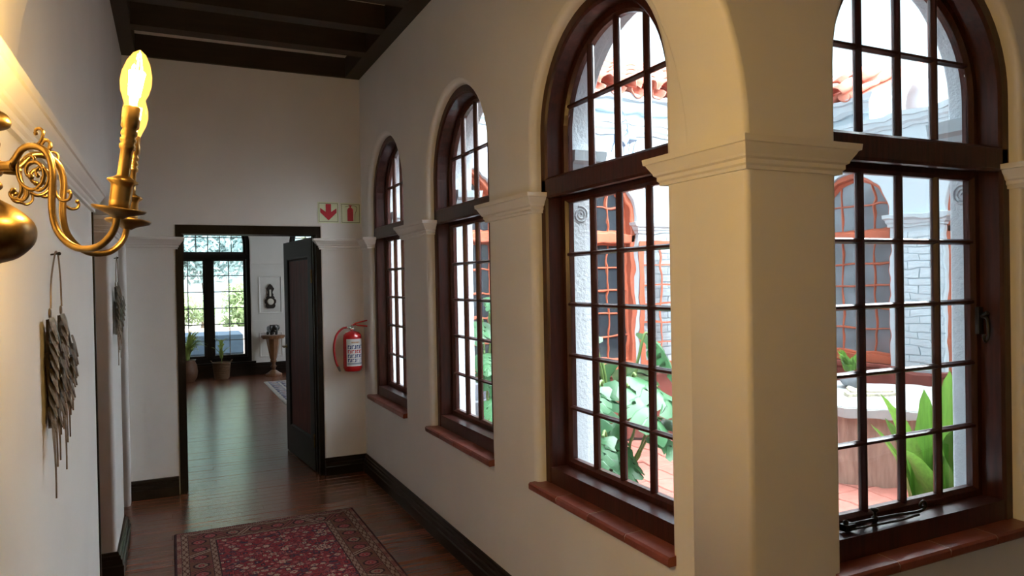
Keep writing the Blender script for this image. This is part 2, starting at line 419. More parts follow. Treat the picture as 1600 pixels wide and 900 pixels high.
# floor and boards
mb = MB(); mb.box((-1.35, -1.05, -0.12), (6.75, 6.16, -0.012)); floor = struct(mb.build('floor', DARKW), 'dark polished timber floor')
bw = 0.092
lens = [1.40, 0.62, 1.05, 0.85]
meshes = {}
def board(L):
    L = round(L, 2)
    if L not in meshes: meshes[L] = MB().box((0, 0.0008, -0.015), (L, bw-0.0008, 0.0), bev=0.0012).mesh('floor_board', FLOORW)
    return meshes[L]
k = 0; y = -0.9
while y < EW + 0.2:
    x0, x1 = (-0.64, RW)
    cut = x0 + [1.40, 0.62, 1.05, 0.85, 1.2][k*7 % 5]
    for a, b in ((x0, cut), (cut, x1)):
        obj('floor_board', board(b-a-0.001), floor, (a, y, random.uniform(-0.0006, 0.0006)))
    y += bw; k += 1

# ------------------------------------------------------------------ imposts and baseboards
def trim(name, path, prof, m, closed=False):
    mb = MB(); sweep(mb, path, prof, closed=closed); return struct(mb.build(name, m))
fd = 0.046
r = RW; wl = [(c+HW, c-HW) for c in WC]     # (far edge, near edge)
trim('trim_1', [(r+fd, wl[2][1]), (r, wl[2][1]), (r, NW), (SCX[0]-HW, NW), (SCX[0]-HW, NW+fd)][::-1][::-1], IMP, PLASTER)
trim('trim_2', [(r+fd, wl[1][1]), (r, wl[1][1]), (r, wl[2][0]), (r+fd, wl[2][0])], IMP, PLASTER)
trim('trim_3', [(r+fd, wl[0][1]), (r, wl[0][1]), (r, wl[1][0]), (r+fd, wl[1][0])], IMP, PLASTER)
IMPE = [(o_, z-0.012) for o_, z in IMP]
trim('trim_4', [(1.115, EW+0.02), (1.115, EW), (r, EW), (r, wl[0][0]), (r+fd, wl[0][0])], [(o_*1.25, z) for o_, z in IMPE], PLASTER)
trim('trim_5', [(-0.9, EW), (0.040, EW), (0.040, EW+0.02)], [(o_*1.25, z) for o_, z in IMPE], PLASTER)
trim('trim_6', [(LW, -0.88), (LW, 3.45), (LW-0.05, 3.45)], [(o_, z+0.02) for o_, z in IMP], PLASTER)
trim('trim_7', [(LW-0.30, 4.41), (LW, 4.41), (LW, 5.10), (LW-0.30, 5.10)], IMP, PLASTER)
trim('trim_8', [(SCX[0]+HW, NW+fd), (SCX[0]+HW, NW), (SCX[1]-HW, NW), (SCX[1]-HW, NW+fd)], IMP, PLASTER)
trim('trim_9', [(SCX[1]+HW, NW+fd), (SCX[1]+HW, NW), (SCX[2]-HW, NW), (SCX[2]-HW, NW+fd)], IMP, PLASTER)
trim('baseboard_right', [(1.115, EW), (r, EW), (r, NW), (6.4, NW)], BASE, BASEW)
trim('baseboard_end', [(-1.2, EW), (0.030, EW)], BASE, BASEW)
trim('baseboard_left', [(LW, -0.88), (LW, 3.45), (LW-0.3, 3.45)], BASE, BASEW)
trim('baseboard_pier', [(LW-0.32, 4.41), (LW, 4.41), (LW, 5.10), (LW-0.32, 5.10)], BASE, BASEW)
# dark door casing at the near edge of the left opening
mb = MB(); mb.box((LW-0.06, 3.452, 0), (LW+0.004, 3.475, 2.03)).box((LW-0.34, 3.452, 0), (LW-0.24, 3.50, 2.05)).box((LW-0.34, 3.50, 2.0), (LW-0.26, 4.40, 2.05))
struct(mb.build('trim_10', DARKW))
# closed dark door at the back of the left opening
d2 = sempty('door_2', (LW-0.33, 3.50, 0))
mb = MB(); mb.box((0, 0, 0.01), (0.04, 0.90, 2.0)); mb.build('door_leaf', DARKW, d2)
for z0, z1 in ((0.15, 0.85), (1.0, 1.85)):
    for y0, y1 in ((0.1, 0.41), (0.49, 0.8)):
        MB().box((0.036, y0, z0), (0.052, y1, z1)).build('door_panel', DOORP, d2)

# ------------------------------------------------------------------ windows
def cell_poly(x0, x1, z0, z1, r, zs):
    """rectangle x0..x1, z0..z1 clipped by the arch of radius r springing at zs"""
    def top(x):
        h = zs + math.sqrt(max(0, r*r - x*x)); return min(h, z1)
    xs = [x0 + (x1-x0)*i/10 for i in range(11)]
    up = [(x, top(x)) for x in xs if top(x) > z0 + 1e-3]
    if len(up) < 2: return None
    xa, xb = up[0][0], up[-1][0]
    lo = [(xa, z0), (xb, z0)]
    if abs(x0) > abs(x1) and top(x0) <= z0: pass
    pts = lo + up[::-1]
    out = [pts[0]]
    for p in pts[1:]:
        if math.hypot(p[0]-out[-1][0], p[1]-out[-1][1]) > 1e-4: out.append(p)
    return out if len(out) > 2 else None

def make_window(name, loc, rz, hw=HW, zb=ZB, zs=ZS, d0=0.045, t0=1.935, t1=2.015, casements=None, ucols=4, urow=2.323, lrows=None,
                wood=MAHOG, pane=None, mun=0.010, fw=0.045, sd=0.08, rail=0.075, stile=0.035, tag_label=None):
    pane = pane or GLASSW
    W = sempty(name, loc, rz)
    if tag_label: W['label'] = tag_label
    A = arch_pts(hw, zb, zs)
    mb = MB(); ring(mb, A, [(0.0, d0), (fw-0.009, d0), (fw, d0+0.010), (fw, d0+0.13), (0.0, d0+0.13)], closed=False)
    mb.prism([(-hw+0.004, zb), (hw-0.004, zb), (hw-0.004, zb+rail), (-hw+0.004, zb+rail)], d0+0.004, d0+0.13)
    mb.build('window_frame', wood, W)
    if t0:
        mb = MB(); pr = [(d0, t0), (d0, t1-0.010), (d0+0.010, t1), (d0+0.13, t1), (d0+0.13, t0-0.0), (d0+0.03, t0), (d0+0.022, t0-0.012), (d0+0.006, t0-0.010)]
        vs = [(-hw+0.006, a, b) for a, b in pr] + [(hw-0.006, a, b) for a, b in pr]; n = len(pr)
        mb.add(vs, [tuple(range(n))[::-1], tuple(range(n, 2*n))] + [(i, (i+1) % n, (i+1) % n+n, i+n) for i in range(n)])
        mb.build('transom', wood, W)
    ds = d0 + sd
    gr = hw - fw - stile
    prof = [(0.0, ds), (stile-0.012, ds), (stile-0.002, ds+0.012), (stile, ds+0.014), (stile, ds+0.04), (0.0, ds+0.04)]
    def munv(h0, h1):
        m_ = MB(); pr = [(-mun*0.45, ds+0.002), (mun*0.45, ds+0.002), (mun*0.8, ds+0.012), (mun, ds+0.016), (mun, ds+0.026), (mun*0.5, ds+0.034), (-mun*0.5, ds+0.034), (-mun, ds+0.026), (-mun, ds+0.016), (-mun*0.8, ds+0.012)]
        n = len(pr); vs = [(a, b, h0) for a, b in pr] + [(a, b, h1) for a, b in pr]
        m_.add(vs, [tuple(range(n))[::-1], tuple(range(n, 2*n))] + [(i, (i+1) % n, (i+1) % n+n, i+n) for i in range(n)]); return m_
    def munh(x0, x1, z):
        m_ = MB(); pr = [(-mun*0.45, ds+0.0026), (mun*0.45, ds+0.0026), (mun*0.8, ds+0.0124), (mun, ds+0.0164), (mun, ds+0.0256), (mun*0.5, ds+0.0335), (-mun*0.5, ds+0.0335), (-mun, ds+0.0256), (-mun, ds+0.0164), (-mun*0.8, ds+0.0124)]
        n = len(pr); vs = [(x0, b, z+a) for a, b in pr] + [(x1, b, z+a) for a, b in pr]
        m_.add(vs, [tuple(range(n)), tuple(range(n, 2*n))[::-1]] + [(i, i+n, (i+1) % n+n, (i+1) % n) for i in range(n)]); return m_
    def pane_obj(poly, par):
        MB().prism(poly, ds+0.019, ds+0.023).build('pane', pane, par)
    # upper sash
    zu = (t1 if t0 else zb+rail) - 0.012
    up = [(hw-fw, zu)] + [((hw-fw)*math.cos(PI*i/28), zs+(hw-fw)*math.sin(PI*i/28)) for i in range(29)] + [(-(hw-fw), zu)]
    us = MB(); ring(us, up, prof); us = us.build('upper_sash', wood, W)
    zg = zu + stile
    xs = [-gr + 2*gr*i/ucols for i in range(ucols+1)]
    for x in xs[1:-1]: munv(zg, zs + math.sqrt(gr*gr - x*x) + 0.004).build('muntin', wood, us).location.x = x
    rows = [zg] + ([urow] if isinstance(urow, float) else list(urow)) + [9]
    for z in rows[1:-1]:
        e = gr if z <= zs else math.sqrt(gr*gr - (z-zs)**2)
        munh(-e-0.003, e+0.003, z).build('muntin', wood, us)
    for j in range(len(rows)-1):
        for i in range(ucols):
            z0 = zg-0.004 if j == 0 else rows[j]; z1 = min(rows[j+1], zs+gr)
            pl = cell_poly(xs[i], xs[i+1], z0, z1, gr+0.003, zs)
            if pl: pane_obj(pl, us)
    # lower casements
    for (c0, c1, cols) in (casements or [(-(hw-fw), hw-fw, 4)]):
        z0, z1 = zb+rail, t0+0.002
        ls = MB(); ring(ls, [(c1, z0), (c1, z1), (c0, z1), (c0, z0)], prof); ls = ls.build('lower_sash', wood, W)
        a, b = c0+stile, c1-stile; zz = [z0+stile] + lrows + [z1-stile]
        xs = [a + (b-a)*i/cols for i in range(cols+1)]
        for x in xs[1:-1]: munv(zz[0]-0.003, zz[-1]+0.003).build('muntin', wood, ls).location.x = x
        for z in zz[1:-1]: munh(a-0.003, b+0.003, z).build('muntin', wood, ls)
        for j in range(len(zz)-1):
            for i in range(cols):
                pane_obj([(xs[i]-0.002, zz[j]-0.002), (xs[i+1]+0.002, zz[j]-0.002), (xs[i+1]+0.002, zz[j+1]+0.002), (xs[i]-0.002, zz[j+1]+0.002)], ls)
    return W

LR = [0.995, 1.228, 1.454, 1.675]
def sill_tiles(W, n=4, hw=0.50, d1=0.05, out=0.032):
    q = MB(); pr = [(d1+0.019, 0.634), (-out+0.0045, 0.632), (-out+0.0015, 0.652), (-out+0.009, 0.6605), (d1+0.019, 0.6636)]; m_ = len(pr)
    vs = [(-hw+0.004, a, b) for a, b in pr] + [(hw-0.004, a, b) for a, b in pr]
    q.add(vs, [tuple(range(m_))[::-1], tuple(range(m_, 2*m_))] + [(k_, (k_+1) % m_, (k_+1) % m_+m_, k_+m_) for k_ in range(m_)]).build('sill_bed', GROUT, W)
    tw = 2*hw/n
    for i in range(n):
        x0 = -hw + tw*i + 0.003; x1 = -hw + tw*(i+1) - 0.003; j = random.uniform(-0.0015, 0.0015)
        q = MB(); pr = [(d1+0.02, 0.632), (-out+0.004, 0.629), (-out, 0.634), (-out+j, 0.654), (-out+0.007, 0.6615), (d1+0.02, 0.6645)]
        m_ = len(pr); vs = [(x0, a, b) for a, b in pr] + [(x1, a, b) for a, b in pr]
        q.add(vs, [tuple(range(m_))[::-1], tuple(range(m_, 2*m_))] + [(k_, (k_+1) % m_, (k_+1) % m_+m_, k_+m_) for k_ in range(m_)])
        q.build('sill_tile', SILLT, W)

wins = []
for i, c in enumerate(WC):
    Wn = make_window('window_%d' % (i+1), (RW, c, 0), -PI/2, lrows=LR); sill_tiles(Wn); wins.append(Wn)
wins[0]['label'] = 'arched mahogany window nearest the fire extinguisher'
wins[1]['label'] = 'arched mahogany window in the middle of the corridor wall'
wins[2]['label'] = 'arched mahogany window beside the corner pier, monstera outside'
for i, c in enumerate(SCX[:2]):
    Wn = make_window('window_%d' % (i+4), (c, NW, 0), 0, lrows=LR); sill_tiles(Wn); wins.append(Wn)
wins[3]['label'] = 'arched mahogany casement window with iron stay, aspidistra outside'
W4 = wins[3]
# third gallery window is left as a plain glazed opening further along
Wn = make_window('window_6', (SCX[2], NW, 0), 0, lrows=LR); sill_tiles(Wn)
# casement latch and stay on window 4
mb = MB()
mb.box((0.394, 0.112, 1.335), (0.418, 0.126, 1.435))
mb.tube(catmull([(0.405, 0.11, 1.40), (0.405, 0.092, 1.395), (0.403, 0.085, 1.375), (0.402, 0.083, 1.345), (0.398, 0.083, 1.322), (0.387, 0.083, 1.310), (0.376, 0.083, 1.318), (0.374, 0.083, 1.330), (0.381, 0.083, 1.335)]), [0.006]*20+[0.005]*29, 8)
mb.tube([(0.405, 0.11, 1.40), (0.405, 0.086, 1.415)], 0.008, 8)
mb.build('casement_latch', BLACKM, W4)
mb = MB()
mb.box((-0.36, 0.075, 0.742), (-0.315, 0.10, 0.762)); 
mb.tube(catmull([(-0.345, 0.085, 0.760), (-0.25, 0.083, 0.760), (-0.12, 0.078, 0.759), (-0.02, 0.070, 0.757), (0.01, 0.067, 0.765), (0.016, 0.066, 0.780), (0.004, 0.066, 0.790), (-0.010, 0.067, 0.783), (-0.008, 0.067, 0.771), (0.001, 0.067, 0.773)]), 0.005, 8)
mb.tube([(-0.345, 0.075, 0.748), (-0.12, 0.062, 0.746), (-0.02, 0.066, 0.748)], 0.004, 8)
mb.lathe([(0.006, 0.736), (0.010, 0.742), (0.006, 0.748), (0.011, 0.758), (0.011, 0.766), (0.005, 0.770), (0.005, 0.782), (0.012, 0.788), (0.012, 0.793), (0.001, 0.796)], 12, M=Matrix.Translation((-0.215, 0.083, 0)))
mb.lathe([(0.006, 0.756), (0.009, 0.764), (0.009, 0.772), (0.001, 0.776)], 10, M=Matrix.Translation((-0.345, 0.088, 0)))
mb.build('casement_stay', BLACKM, W4)

# exterior imposts on window reveals (courtyard side of the gallery walls)
IMPX = [(0.0, 2.03), (0.014, 2.03), (0.016, 2.05), (0.03, 2.065), (0.034, 2.085), (0.055, 2.10), (0.06, 2.145), (0.0, 2.15)]
RX = RW + 0.30; NXY = NW + 0.262
ext = []
ext.append([(RX-0.11, wl[2][0]), (RX, wl[2][0]), (RX, wl[1][1]), (RX-0.11, wl[1][1])])
ext.append([(RX-0.11, wl[1][0]), (RX, wl[1][0]), (RX, wl[0][1]), (RX-0.11, wl[0][1])])
ext.append([(RX-0.11, wl[0][0]), (RX, wl[0][0]), (RX, NY)])
ext.append([(SCX[0]-HW, NXY-0.10), (SCX[0]-HW, NXY), (RX, NXY), (RX, wl[2][1]), (RX-0.11, wl[2][1])])
ext.append([(SCX[1]-HW, NXY-0.10), (SCX[1]-HW, NXY), (SCX[0]+HW, NXY), (SCX[0]+HW, NXY-0.10)])
for i, p in enumerate(ext): trim('trim_%d' % (11+i), p[::-1] if i < 3 else p[::-1], IMPX, EXTS) if False else trim('trim_%d' % (11+i), p if i >= 3 else p[::-1][::-1], [(o_, z) for o_, z in IMPX], EXTS)
# exterior stipple skin: thin plates on the courtyard side, with reveals
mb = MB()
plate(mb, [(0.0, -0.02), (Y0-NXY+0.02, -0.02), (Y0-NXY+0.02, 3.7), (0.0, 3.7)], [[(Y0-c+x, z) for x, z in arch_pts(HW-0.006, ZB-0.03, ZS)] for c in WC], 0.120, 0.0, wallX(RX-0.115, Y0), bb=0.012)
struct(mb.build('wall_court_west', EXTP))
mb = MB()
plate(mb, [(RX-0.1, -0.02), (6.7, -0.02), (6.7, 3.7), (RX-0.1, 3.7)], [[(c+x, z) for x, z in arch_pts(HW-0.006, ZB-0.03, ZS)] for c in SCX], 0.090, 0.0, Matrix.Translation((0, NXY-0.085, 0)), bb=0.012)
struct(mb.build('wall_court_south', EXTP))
# little spiral reliefs on the reveals
def spiral(cx, f, name):
    pts = []
    for i in range(60):
        a = i/59*4.6*PI; rr = 0.006 + 0.034*i/59; pts.append(f(rr*math.cos(a), rr*math.sin(a)))
    return MB().tube(pts, 0.0045, 6)
p_ = spiral(0, lambda a, b: (RX-0.055+a, wl[2][0]-0.006, 1.86+b), '').build('spiral_relief', EXTP, bpy.data.objects['wall_court_west'])
p_ = spiral(0, lambda a, b: (SCX[0]+HW-0.006, NXY-0.05+a, 1.86+b), '').build('spiral_relief', EXTP, bpy.data.objects['wall_court_south'])

# ------------------------------------------------------------------ courtyard
mb = MB(); mb.box((RX, NXY, -0.12), (EX, NY, -0.02)); court_floor = struct(mb.build('courtyard_floor', MORTAR), 'red paved courtyard floor')
pm = MB().box((-0.146, -0.146, -0.03), (0.146, 0.146, 0.0), bev=0.006).mesh('paver', PAVER)
for i in range(15):
    for j in range(14):
        x = RX+0.16+0.304*i; y = NXY+0.16+0.304*j
        if x < EX-0.1 and y < NY-0.1: obj('paver', pm, court_floor, (x, y, random.uniform(-0.002, 0.002)))
NXC = [2.26, 3.75, 5.24]; EYC = [5.23, 3.74, 2.25]
def court_hole(c): return [(c+x, z) for x, z in arch_pts(HW, ZB, ZS-0.05)]
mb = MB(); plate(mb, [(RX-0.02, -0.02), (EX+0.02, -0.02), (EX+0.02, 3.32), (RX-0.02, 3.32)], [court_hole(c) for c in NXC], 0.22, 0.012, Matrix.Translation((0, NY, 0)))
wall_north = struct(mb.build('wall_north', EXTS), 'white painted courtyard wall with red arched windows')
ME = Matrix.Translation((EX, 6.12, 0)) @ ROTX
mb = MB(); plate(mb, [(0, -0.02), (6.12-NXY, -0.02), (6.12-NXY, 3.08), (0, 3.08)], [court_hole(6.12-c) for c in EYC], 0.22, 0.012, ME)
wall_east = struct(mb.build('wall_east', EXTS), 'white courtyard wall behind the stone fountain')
RLR = LR
for i, c in enumerate(NXC):
    make_window('window_%d' % (10+i), (c, NY, 0), 0, zs=ZS-0.05, d0=0.05, lrows=RLR, wood=REDP, pane=DPANE, urow=2.28)['label'] = ['red framed courtyard window by the low stone steps', 'red framed window facing the monstera', 'red framed courtyard window near the corner'][i]
for i, c in enumerate(EYC):
    make_window('window_%d' % (13+i), (EX, c, 0), -PI/2, zs=ZS-0.05, d0=0.05, lrows=RLR, wood=REDP, pane=GPANE, urow=2.28)['label'] = ['red framed arched window behind the fountain', 'red framed window beyond the tall aspidistra leaf', 'red framed window at the southern end'][i]
# string courses, imposts, eaves
IMPC = [(0.0, 2.02), (0.014, 2.02), (0.016, 2.04), (0.03, 2.055), (0.034, 2.075), (0.055, 2.09), (0.06, 2.13), (0.0, 2.14)]
k = 16
for a, b in ((NXC[0]+HW, NXC[1]-HW), (NXC[1]+HW, NXC[2]-HW)):
    trim('trim_%d' % k, [(a, NY+0.05), (a, NY), (b, NY), (b, NY+0.05)], IMPC, EXTS); k += 1
trim('trim_%d' % k, [(NXC[2]+HW, NY+0.05), (NXC[2]+HW, NY), (EX, NY), (EX, EYC[0]+HW), (EX+0.05, EYC[0]+HW)], IMPC, EXTS); k += 1
for a, b in ((EYC[0]-HW, EYC[1]+HW), (EYC[1]-HW, EYC[2]+HW)):
    trim('trim_%d' % k, [(EX+0.05, a), (EX, a), (EX, b), (EX+0.05, b)], IMPC, EXTS); k += 1
CORN = [(0.0, 2.98), (0.02, 2.98), (0.03, 3.01), (0.05, 3.03), (0.055, 3.075), (0.07, 3.08), (0.075, 3.12), (0.0, 3.12)]
trim('trim_%d' % k, [(RX, NY), (EX, NY), (EX, NXY)], CORN, EXTS); k += 1
EAVE = [(0.0, 3.2), (0.05, 3.2), (0.08, 3.23), (0.09, 3.30), (0.14, 3.31), (0.15, 3.355), (0.0, 3.36)]
trim('trim_%d' % k, [(RX, NY), (EX, NY), (EX, 4.98), (EX+0.2, 4.98)], EAVE, EXTS); k += 1
mb = MB(); mb.box((EX+0.001, 4.98, 3.05), (EX+0.22, 6.12, 3.34)); struct(mb.build('trim_%d' % k, EXTS)); k += 1
for a, b in ((RX, EX),):
    trim('trim_%d' % k, [(RX, NY), (EX, NY), (EX, NXY)], [(0, -0.02), (0.03, -0.02), (0.03, 0.60), (0.02, 0.62), (0, 0.625)], REDPL); k += 1
for i, (c, isN) in enumerate([(c, True) for c in NXC] + [(c, False) for c in EYC]):
    mb = MB()
    if isN: mb.box((c-0.52, NY-0.06, 0.625), (c+0.52, NY+0.06, 0.66))
    else: mb.box((EX-0.06, c-0.52, 0.625), (EX+0.06, c+0.52, 0.66))
    struct(mb.build('trim_%d' % k, REDPL)); k += 1
# painted bricks on the courtyard piers
bmN = MB().box((-0.107, -0.010, -0.032), (0.107, 0.004, 0.032)).mesh('brick', BRICKP)
bmH = MB().box((-0.05, -0.010, -0.032), (0.05, 0.004, 0.032)).mesh('brick', BRICKP)
def brick_pier(wall, a, b, fn, z0=0.68, z1=1.98):
    z = z0; row = 0
    while z < z1:
        x = a + (0.0 if row % 2 == 0 else 0.11)
        if row % 2: fn(bmH, a + 0.054, z)
        while x + 0.214 <= b + 1e-6:
            fn(bmN, x + 0.109, z); x += 0.222
        if b - x > 0.10: fn(bmH, x + 0.054, z)
        z += 0.074; row += 1
for a, b in ((NXC[0]+HW+0.015, NXC[1]-HW-0.015), (NXC[1]+HW+0.015, NXC[2]-HW-0.015)):
    brick_pier(wall_north, a, b, lambda me, x, z: obj('brick', me, wall_north, (x, NY+random.uniform(-0.0015, 0.0015), z)))
brick_pier(wall_east, EYC[1]+HW+0.015, EYC[0]-HW-0.015, lambda me, x, z: obj('brick', me, wall_east, (EX+random.uniform(-0.0015, 0.0015), x, z), (0, 0, -PI/2)))
# open red casement leaf on the north window
leaf = thing('open_casement', 'open red casement leaf standing away from the far white wall', 'window', (NXC[1]+HW+0.0, NY-0.02, 0), math.radians(-24))
mb = MB(); ring(mb, [(0.42, 0.70), (0.42, 1.93), (0.0, 1.93), (0.0, 0.70)], [(0, 0), (0.045, 0), (0.045, 0.035), (0, 0.035)]); mb.build('casement_frame', REDP, leaf)
for z in [0.70+0.045+0.19*i for i in range(1, 6)]: MB().box((0.04, 0.008, z-0.008), (0.38, 0.028, z+0.008)).build('muntin', REDP, leaf)
MB().box((0.202, 0.006, 0.74), (0.218, 0.030, 1.89)).build('muntin', REDP, leaf)
for x0, x1 in ((0.044, 0.203), (0.217, 0.376)):
    for i in range(6):
        MB().prism([(x0, 0.747+0.19*i), (x1, 0.747+0.19*i), (x1, 0.927+0.19*i), (x0, 0.927+0.19*i)], 0.016, 0.020).build('pane', GLASSF, leaf)

# roofs with barrel tiles
def barrel(rr0, rr1, L, up=True, n=8, t=0.012):
    m_ = MB(); vs = []
    for j, (rr, y) in enumerate(((rr0, 0.0), (rr1, L))):
        for rad in (rr, rr-t):
            for i in range(n+1):
                a = PI*i/n; vs.append((rad*math.cos(a), y, (rad*math.sin(a)) * (1 if up else -1)))
    k_ = n+1; fs = []
    for i in range(n):
        fs += [(i, i+1, 2*k_+i+1, 2*k_+i), (k_+i+1, k_+i, 3*k_+i, 3*k_+i+1), (i+1, i, k_+i, k_+i+1), (2*k_+i, 2*k_+i+1, 3*k_+i+1, 3*k_+i)]
    for i in (0, n): fs.append((i, 2*k_+i, 3*k_+i, k_+i))
    m_.add(vs, fs, 0, True); return m_
cover = barrel(0.098, 0.082, 0.44).mesh('roof_tile', TILER); pan = barrel(0.085, 0.098, 0.44, False).mesh('roof_tile', TILER)
slope = math.radians(26)
def roof(name, origin, rz, n, sp_=0.235, rows=4):
    Rf = sempty(name, origin, rz)
    mb = MB(); L = 0.36*rows+0.5
    mb.add([(-0.2, 0, -0.06), (n*sp_, 0, -0.06), (n*sp_, L*math.cos(slope), L*math.sin(slope)-0.06), (-0.2, L*math.cos(slope), L*math.sin(slope)-0.06),
            (-0.2, 0, -0.09), (n*sp_, 0, -0.09), (n*sp_, L*math.cos(slope), L*math.sin(slope)-0.09), (-0.2, L*math.cos(slope), L*math.sin(slope)-0.09)],
           [(0,1,2,3), (7,6,5,4), (0,4,5,1), (1,5,6,2), (2,6,7,3), (3,7,4,0)])
    mb.build('roof_deck', TILER, Rf)
    for i in range(n):
        for j in range(rows):
            d = -0.10 + 0.36*j
            for me, dx, dz in ((cover, 0.0, 0.055), (pan, sp_/2, 0.045)):
                obj('roof_tile', me, Rf, (i*sp_+dx+random.uniform(-.006, .006), d*math.cos(slope), d*math.sin(slope)+dz+0.012*j*0), (slope+random.uniform(-.02, .02), random.uniform(-.04, .04), random.uniform(-.03, .03)))
    return Rf
roof('roof_north', (2.6, NY-0.10, 3.40), 0, 17)
roof('roof_east', (EX-0.10, 5.93, 3.40), -PI/2, 4, rows=2)
# flat parapet roof piece with a domed chimney behind the east wall
t = thing('domed_chimney', 'rounded white chimney rising behind the east parapet', 'chimney', (7.6, 5.22, 2.77))
mb = MB(); mb.lathe([(0.17, 0.0), (0.17, 0.52), (0.20, 0.54), (0.20, 0.60), (0.17, 0.64), (0.155, 0.80), (0.10, 0.94), (0.001, 0.99)], 20); mb.build('chimney_shaft', mat('grey_render', (0.25, 0.27, 0.29), 0.9), t)
mb = MB(); mb.box((EX+0.2, NXY, 2.9), (9.0, 6.0, 3.0)); struct(mb.build('roof_flat', EXTS))

# fountain
t = thing('stone_fountain', 'octagonal travertine fountain with a thick pale stone top in the courtyard', 'fountain', (5.22, 4.02, 0))
def octo(r_, z0, z1, mb, bev=0.0):
    pts = [(r_*math.cos(PI/8+PI/4*i), r_*math.sin(PI/8+PI/4*i)) for i in range(8)]
    mb.prism_z(pts, z0, z1)
s8 = 1/math.cos(PI/8)
mb = MB(); octo(0.70*s8, 0, 0.51, mb); mb.build('basin', TRAV, t)
mb = MB(); octo(0.755*s8, 0.51, 0.572, mb); octo(0.74*s8, 0.572, 0.578, mb); mb.build('top_slab', WSTONE, t)
mb = MB(); mb.box((-0.19, -0.07, 0), (0.19, 0.07, 0.035), bev=0.012).box((-0.17, -0.055, 0.033), (0.17, 0.055, 0.06), bev=0.015)
o_ = mb.build('stone_loaf', mat('speckled_stone', (0.62, 0.56, 0.42), 0.85, var=0.45, vscale=40, bump=0.5, bscale=40), None, (5.15, 4.02, 0.578), (0, 0, -0.6)); tag(o_, 'flat speckled stone lying on the fountain top', 'stone')
mb = MB(); mb.sphere((0, 0, 0.077), (0.13, 0.09, 0.075), 14); o_ = mb.build('grey_rock', mat('grey_rock', (0.25, 0.27, 0.30), 0.8, var=0.4, vscale=8, bump=0.6, bscale=12), None, (5.33, 4.36, 0.578), (0, 0, 0.4)); tag(o_, 'rounded grey rock under the trailing plant on the fountain', 'rock')

# ------------------------------------------------------------------ plants
def blade(L, wd, bend, n=10, fold=0.25, tip=0.5, base=0.12):
    """lance leaf rising along +z, arching towards +x, its width across y"""
    vs = []; x = z = 0.0; a = 0.0
    for i in range(n+1):
        tt = i/n
        ww = wd*(base*(1-tt)**2 + math.sin(PI*tt**0.95)**0.65) if 0 < tt < 1 else wd*(base if tt == 0 else 0.01)
        ww *= 0.5
        vs += [(x - fold*ww*0, -ww, z), (x + fold*ww*math.cos(a), 0, z - fold*ww*math.sin(a)), (x, ww, z)]
        a = bend*tt**1.3; x += math.sin(a)*L/n; z += math.cos(a)*L/n
    fs = []
    for i in range(n):
        for j in range(2): fs.append((3*i+j, 3*i+j+1, 3*i+4+j, 3*i+3+j))
    return MB().add(vs, fs, 0, True)

def pot(mb, r0, r1, h, mi=0):
    return mb.lathe([(r0, 0), (r1*0.96, h*0.85), (r1*1.06, h*0.86), (r1*1.06, h), (r1*0.92, h), (r1*0.90, h*0.9), (0.001, h*0.9)], 24, mi)

asp = thing('aspidistra', 'tall broad leaved green aspidistra just outside the right hand window', 'potted plant', (3.40, 2.28, 0))
pot(MB(), 0.14, 0.18, 0.34).build('pot', mat('dark_pot', (0.08, 0.05, 0.04), 0.6), asp)
LEAVES = [(-0.06, 0.0, 0.34, 3.0, 0.12, 0.72, 0.135), (0.06, 0.0, 0.34, 0.0, 0.12, 0.80, 0.13), (0.10, -0.04, 0.32, 0.1, 0.45, 0.48, 0.11), (0.0, -0.06, 0.36, 0.3, 0.25, 0.50, 0.13),
          (-0.08, 0.03, 0.34, 3.1, 0.95, 0.80, 0.075), (-0.08, -0.04, 0.3, 3.2, 1.35, 0.66, 0.085), (0.02, 0.05, 0.32, 1.2, 0.5, 0.55, 0.12), (0.06, 0.05, 0.32, 0.6, 0.7, 0.55, 0.12),
          (-0.04, -0.05, 0.32, 3.3, 0.3, 0.46, 0.12), (0.08, -0.06, 0.32, -0.3, 0.25, 0.40, 0.10), (0.13, 0.02, 0.32, 0.2, 0.25, 0.44, 0.11), (-0.10, 0.02, 0.34, 2.9, 0.25, 0.40, 0.10),
          (0.0, 0.08, 0.32, 1.6, 0.9, 0.6, 0.11), (-0.08, 0.06, 0.32, 2.2, 0.9, 0.6, 0.11), (-0.02, 0.0, 0.34, 3.0, 0.2, 0.5, 0.10)]
for (dx, dy, z0, az, bd, L, wd) in LEAVES:
    lf = blade(L, wd*1.22, bd, 14, 0.3, base=0.25).build('leaf', LEAFG, asp, (dx, dy, z0-0.06), (0, 0, az))

def monstera_leaf(seed, S=0.3):
    rr = random.Random(seed); vs = []; fs = []; n = 36
    for i in range(n+1):
        tt = i/n; y = S*tt
        w_ = S*0.46*math.sin(PI*min(1, (tt*0.93+0.07)**0.8))**0.75
        c = 1.0
        ph = (tt*5.0) % 1.0
        if 0.22 < tt < 0.93 and ph < 0.24: c = 0.36
        back = 0.10*S*(1-tt)*2 if tt < 0.15 else 0
        for s_, k_ in ((-1, 1.0), (-1, 0.5), (0, 0), (1, 0.5), (1, 1.0)):
            x = s_*w_*k_*(c if k_ == 1.0 else min(1, c*1.3 if c < 1 else 1))
            yy = y + (0.16*S*k_*k_ if tt > 0.1 else -0.14*S*k_)
            z = -0.9*x*x/S - 0.35*(yy-0.3*S)**2/S + 0.02*S*math.sin(9*tt+seed)*k_
            vs.append((x, yy, z))
    for i in range(n):
        for j in range(4): fs.append((5*i+j, 5*i+j+1, 5*i+6+j, 5*i+5+j))
    return MB().add(vs, fs, 0, True)
ml = [monstera_leaf(i).mesh('leaf', LEAFM) for i in range(3)]
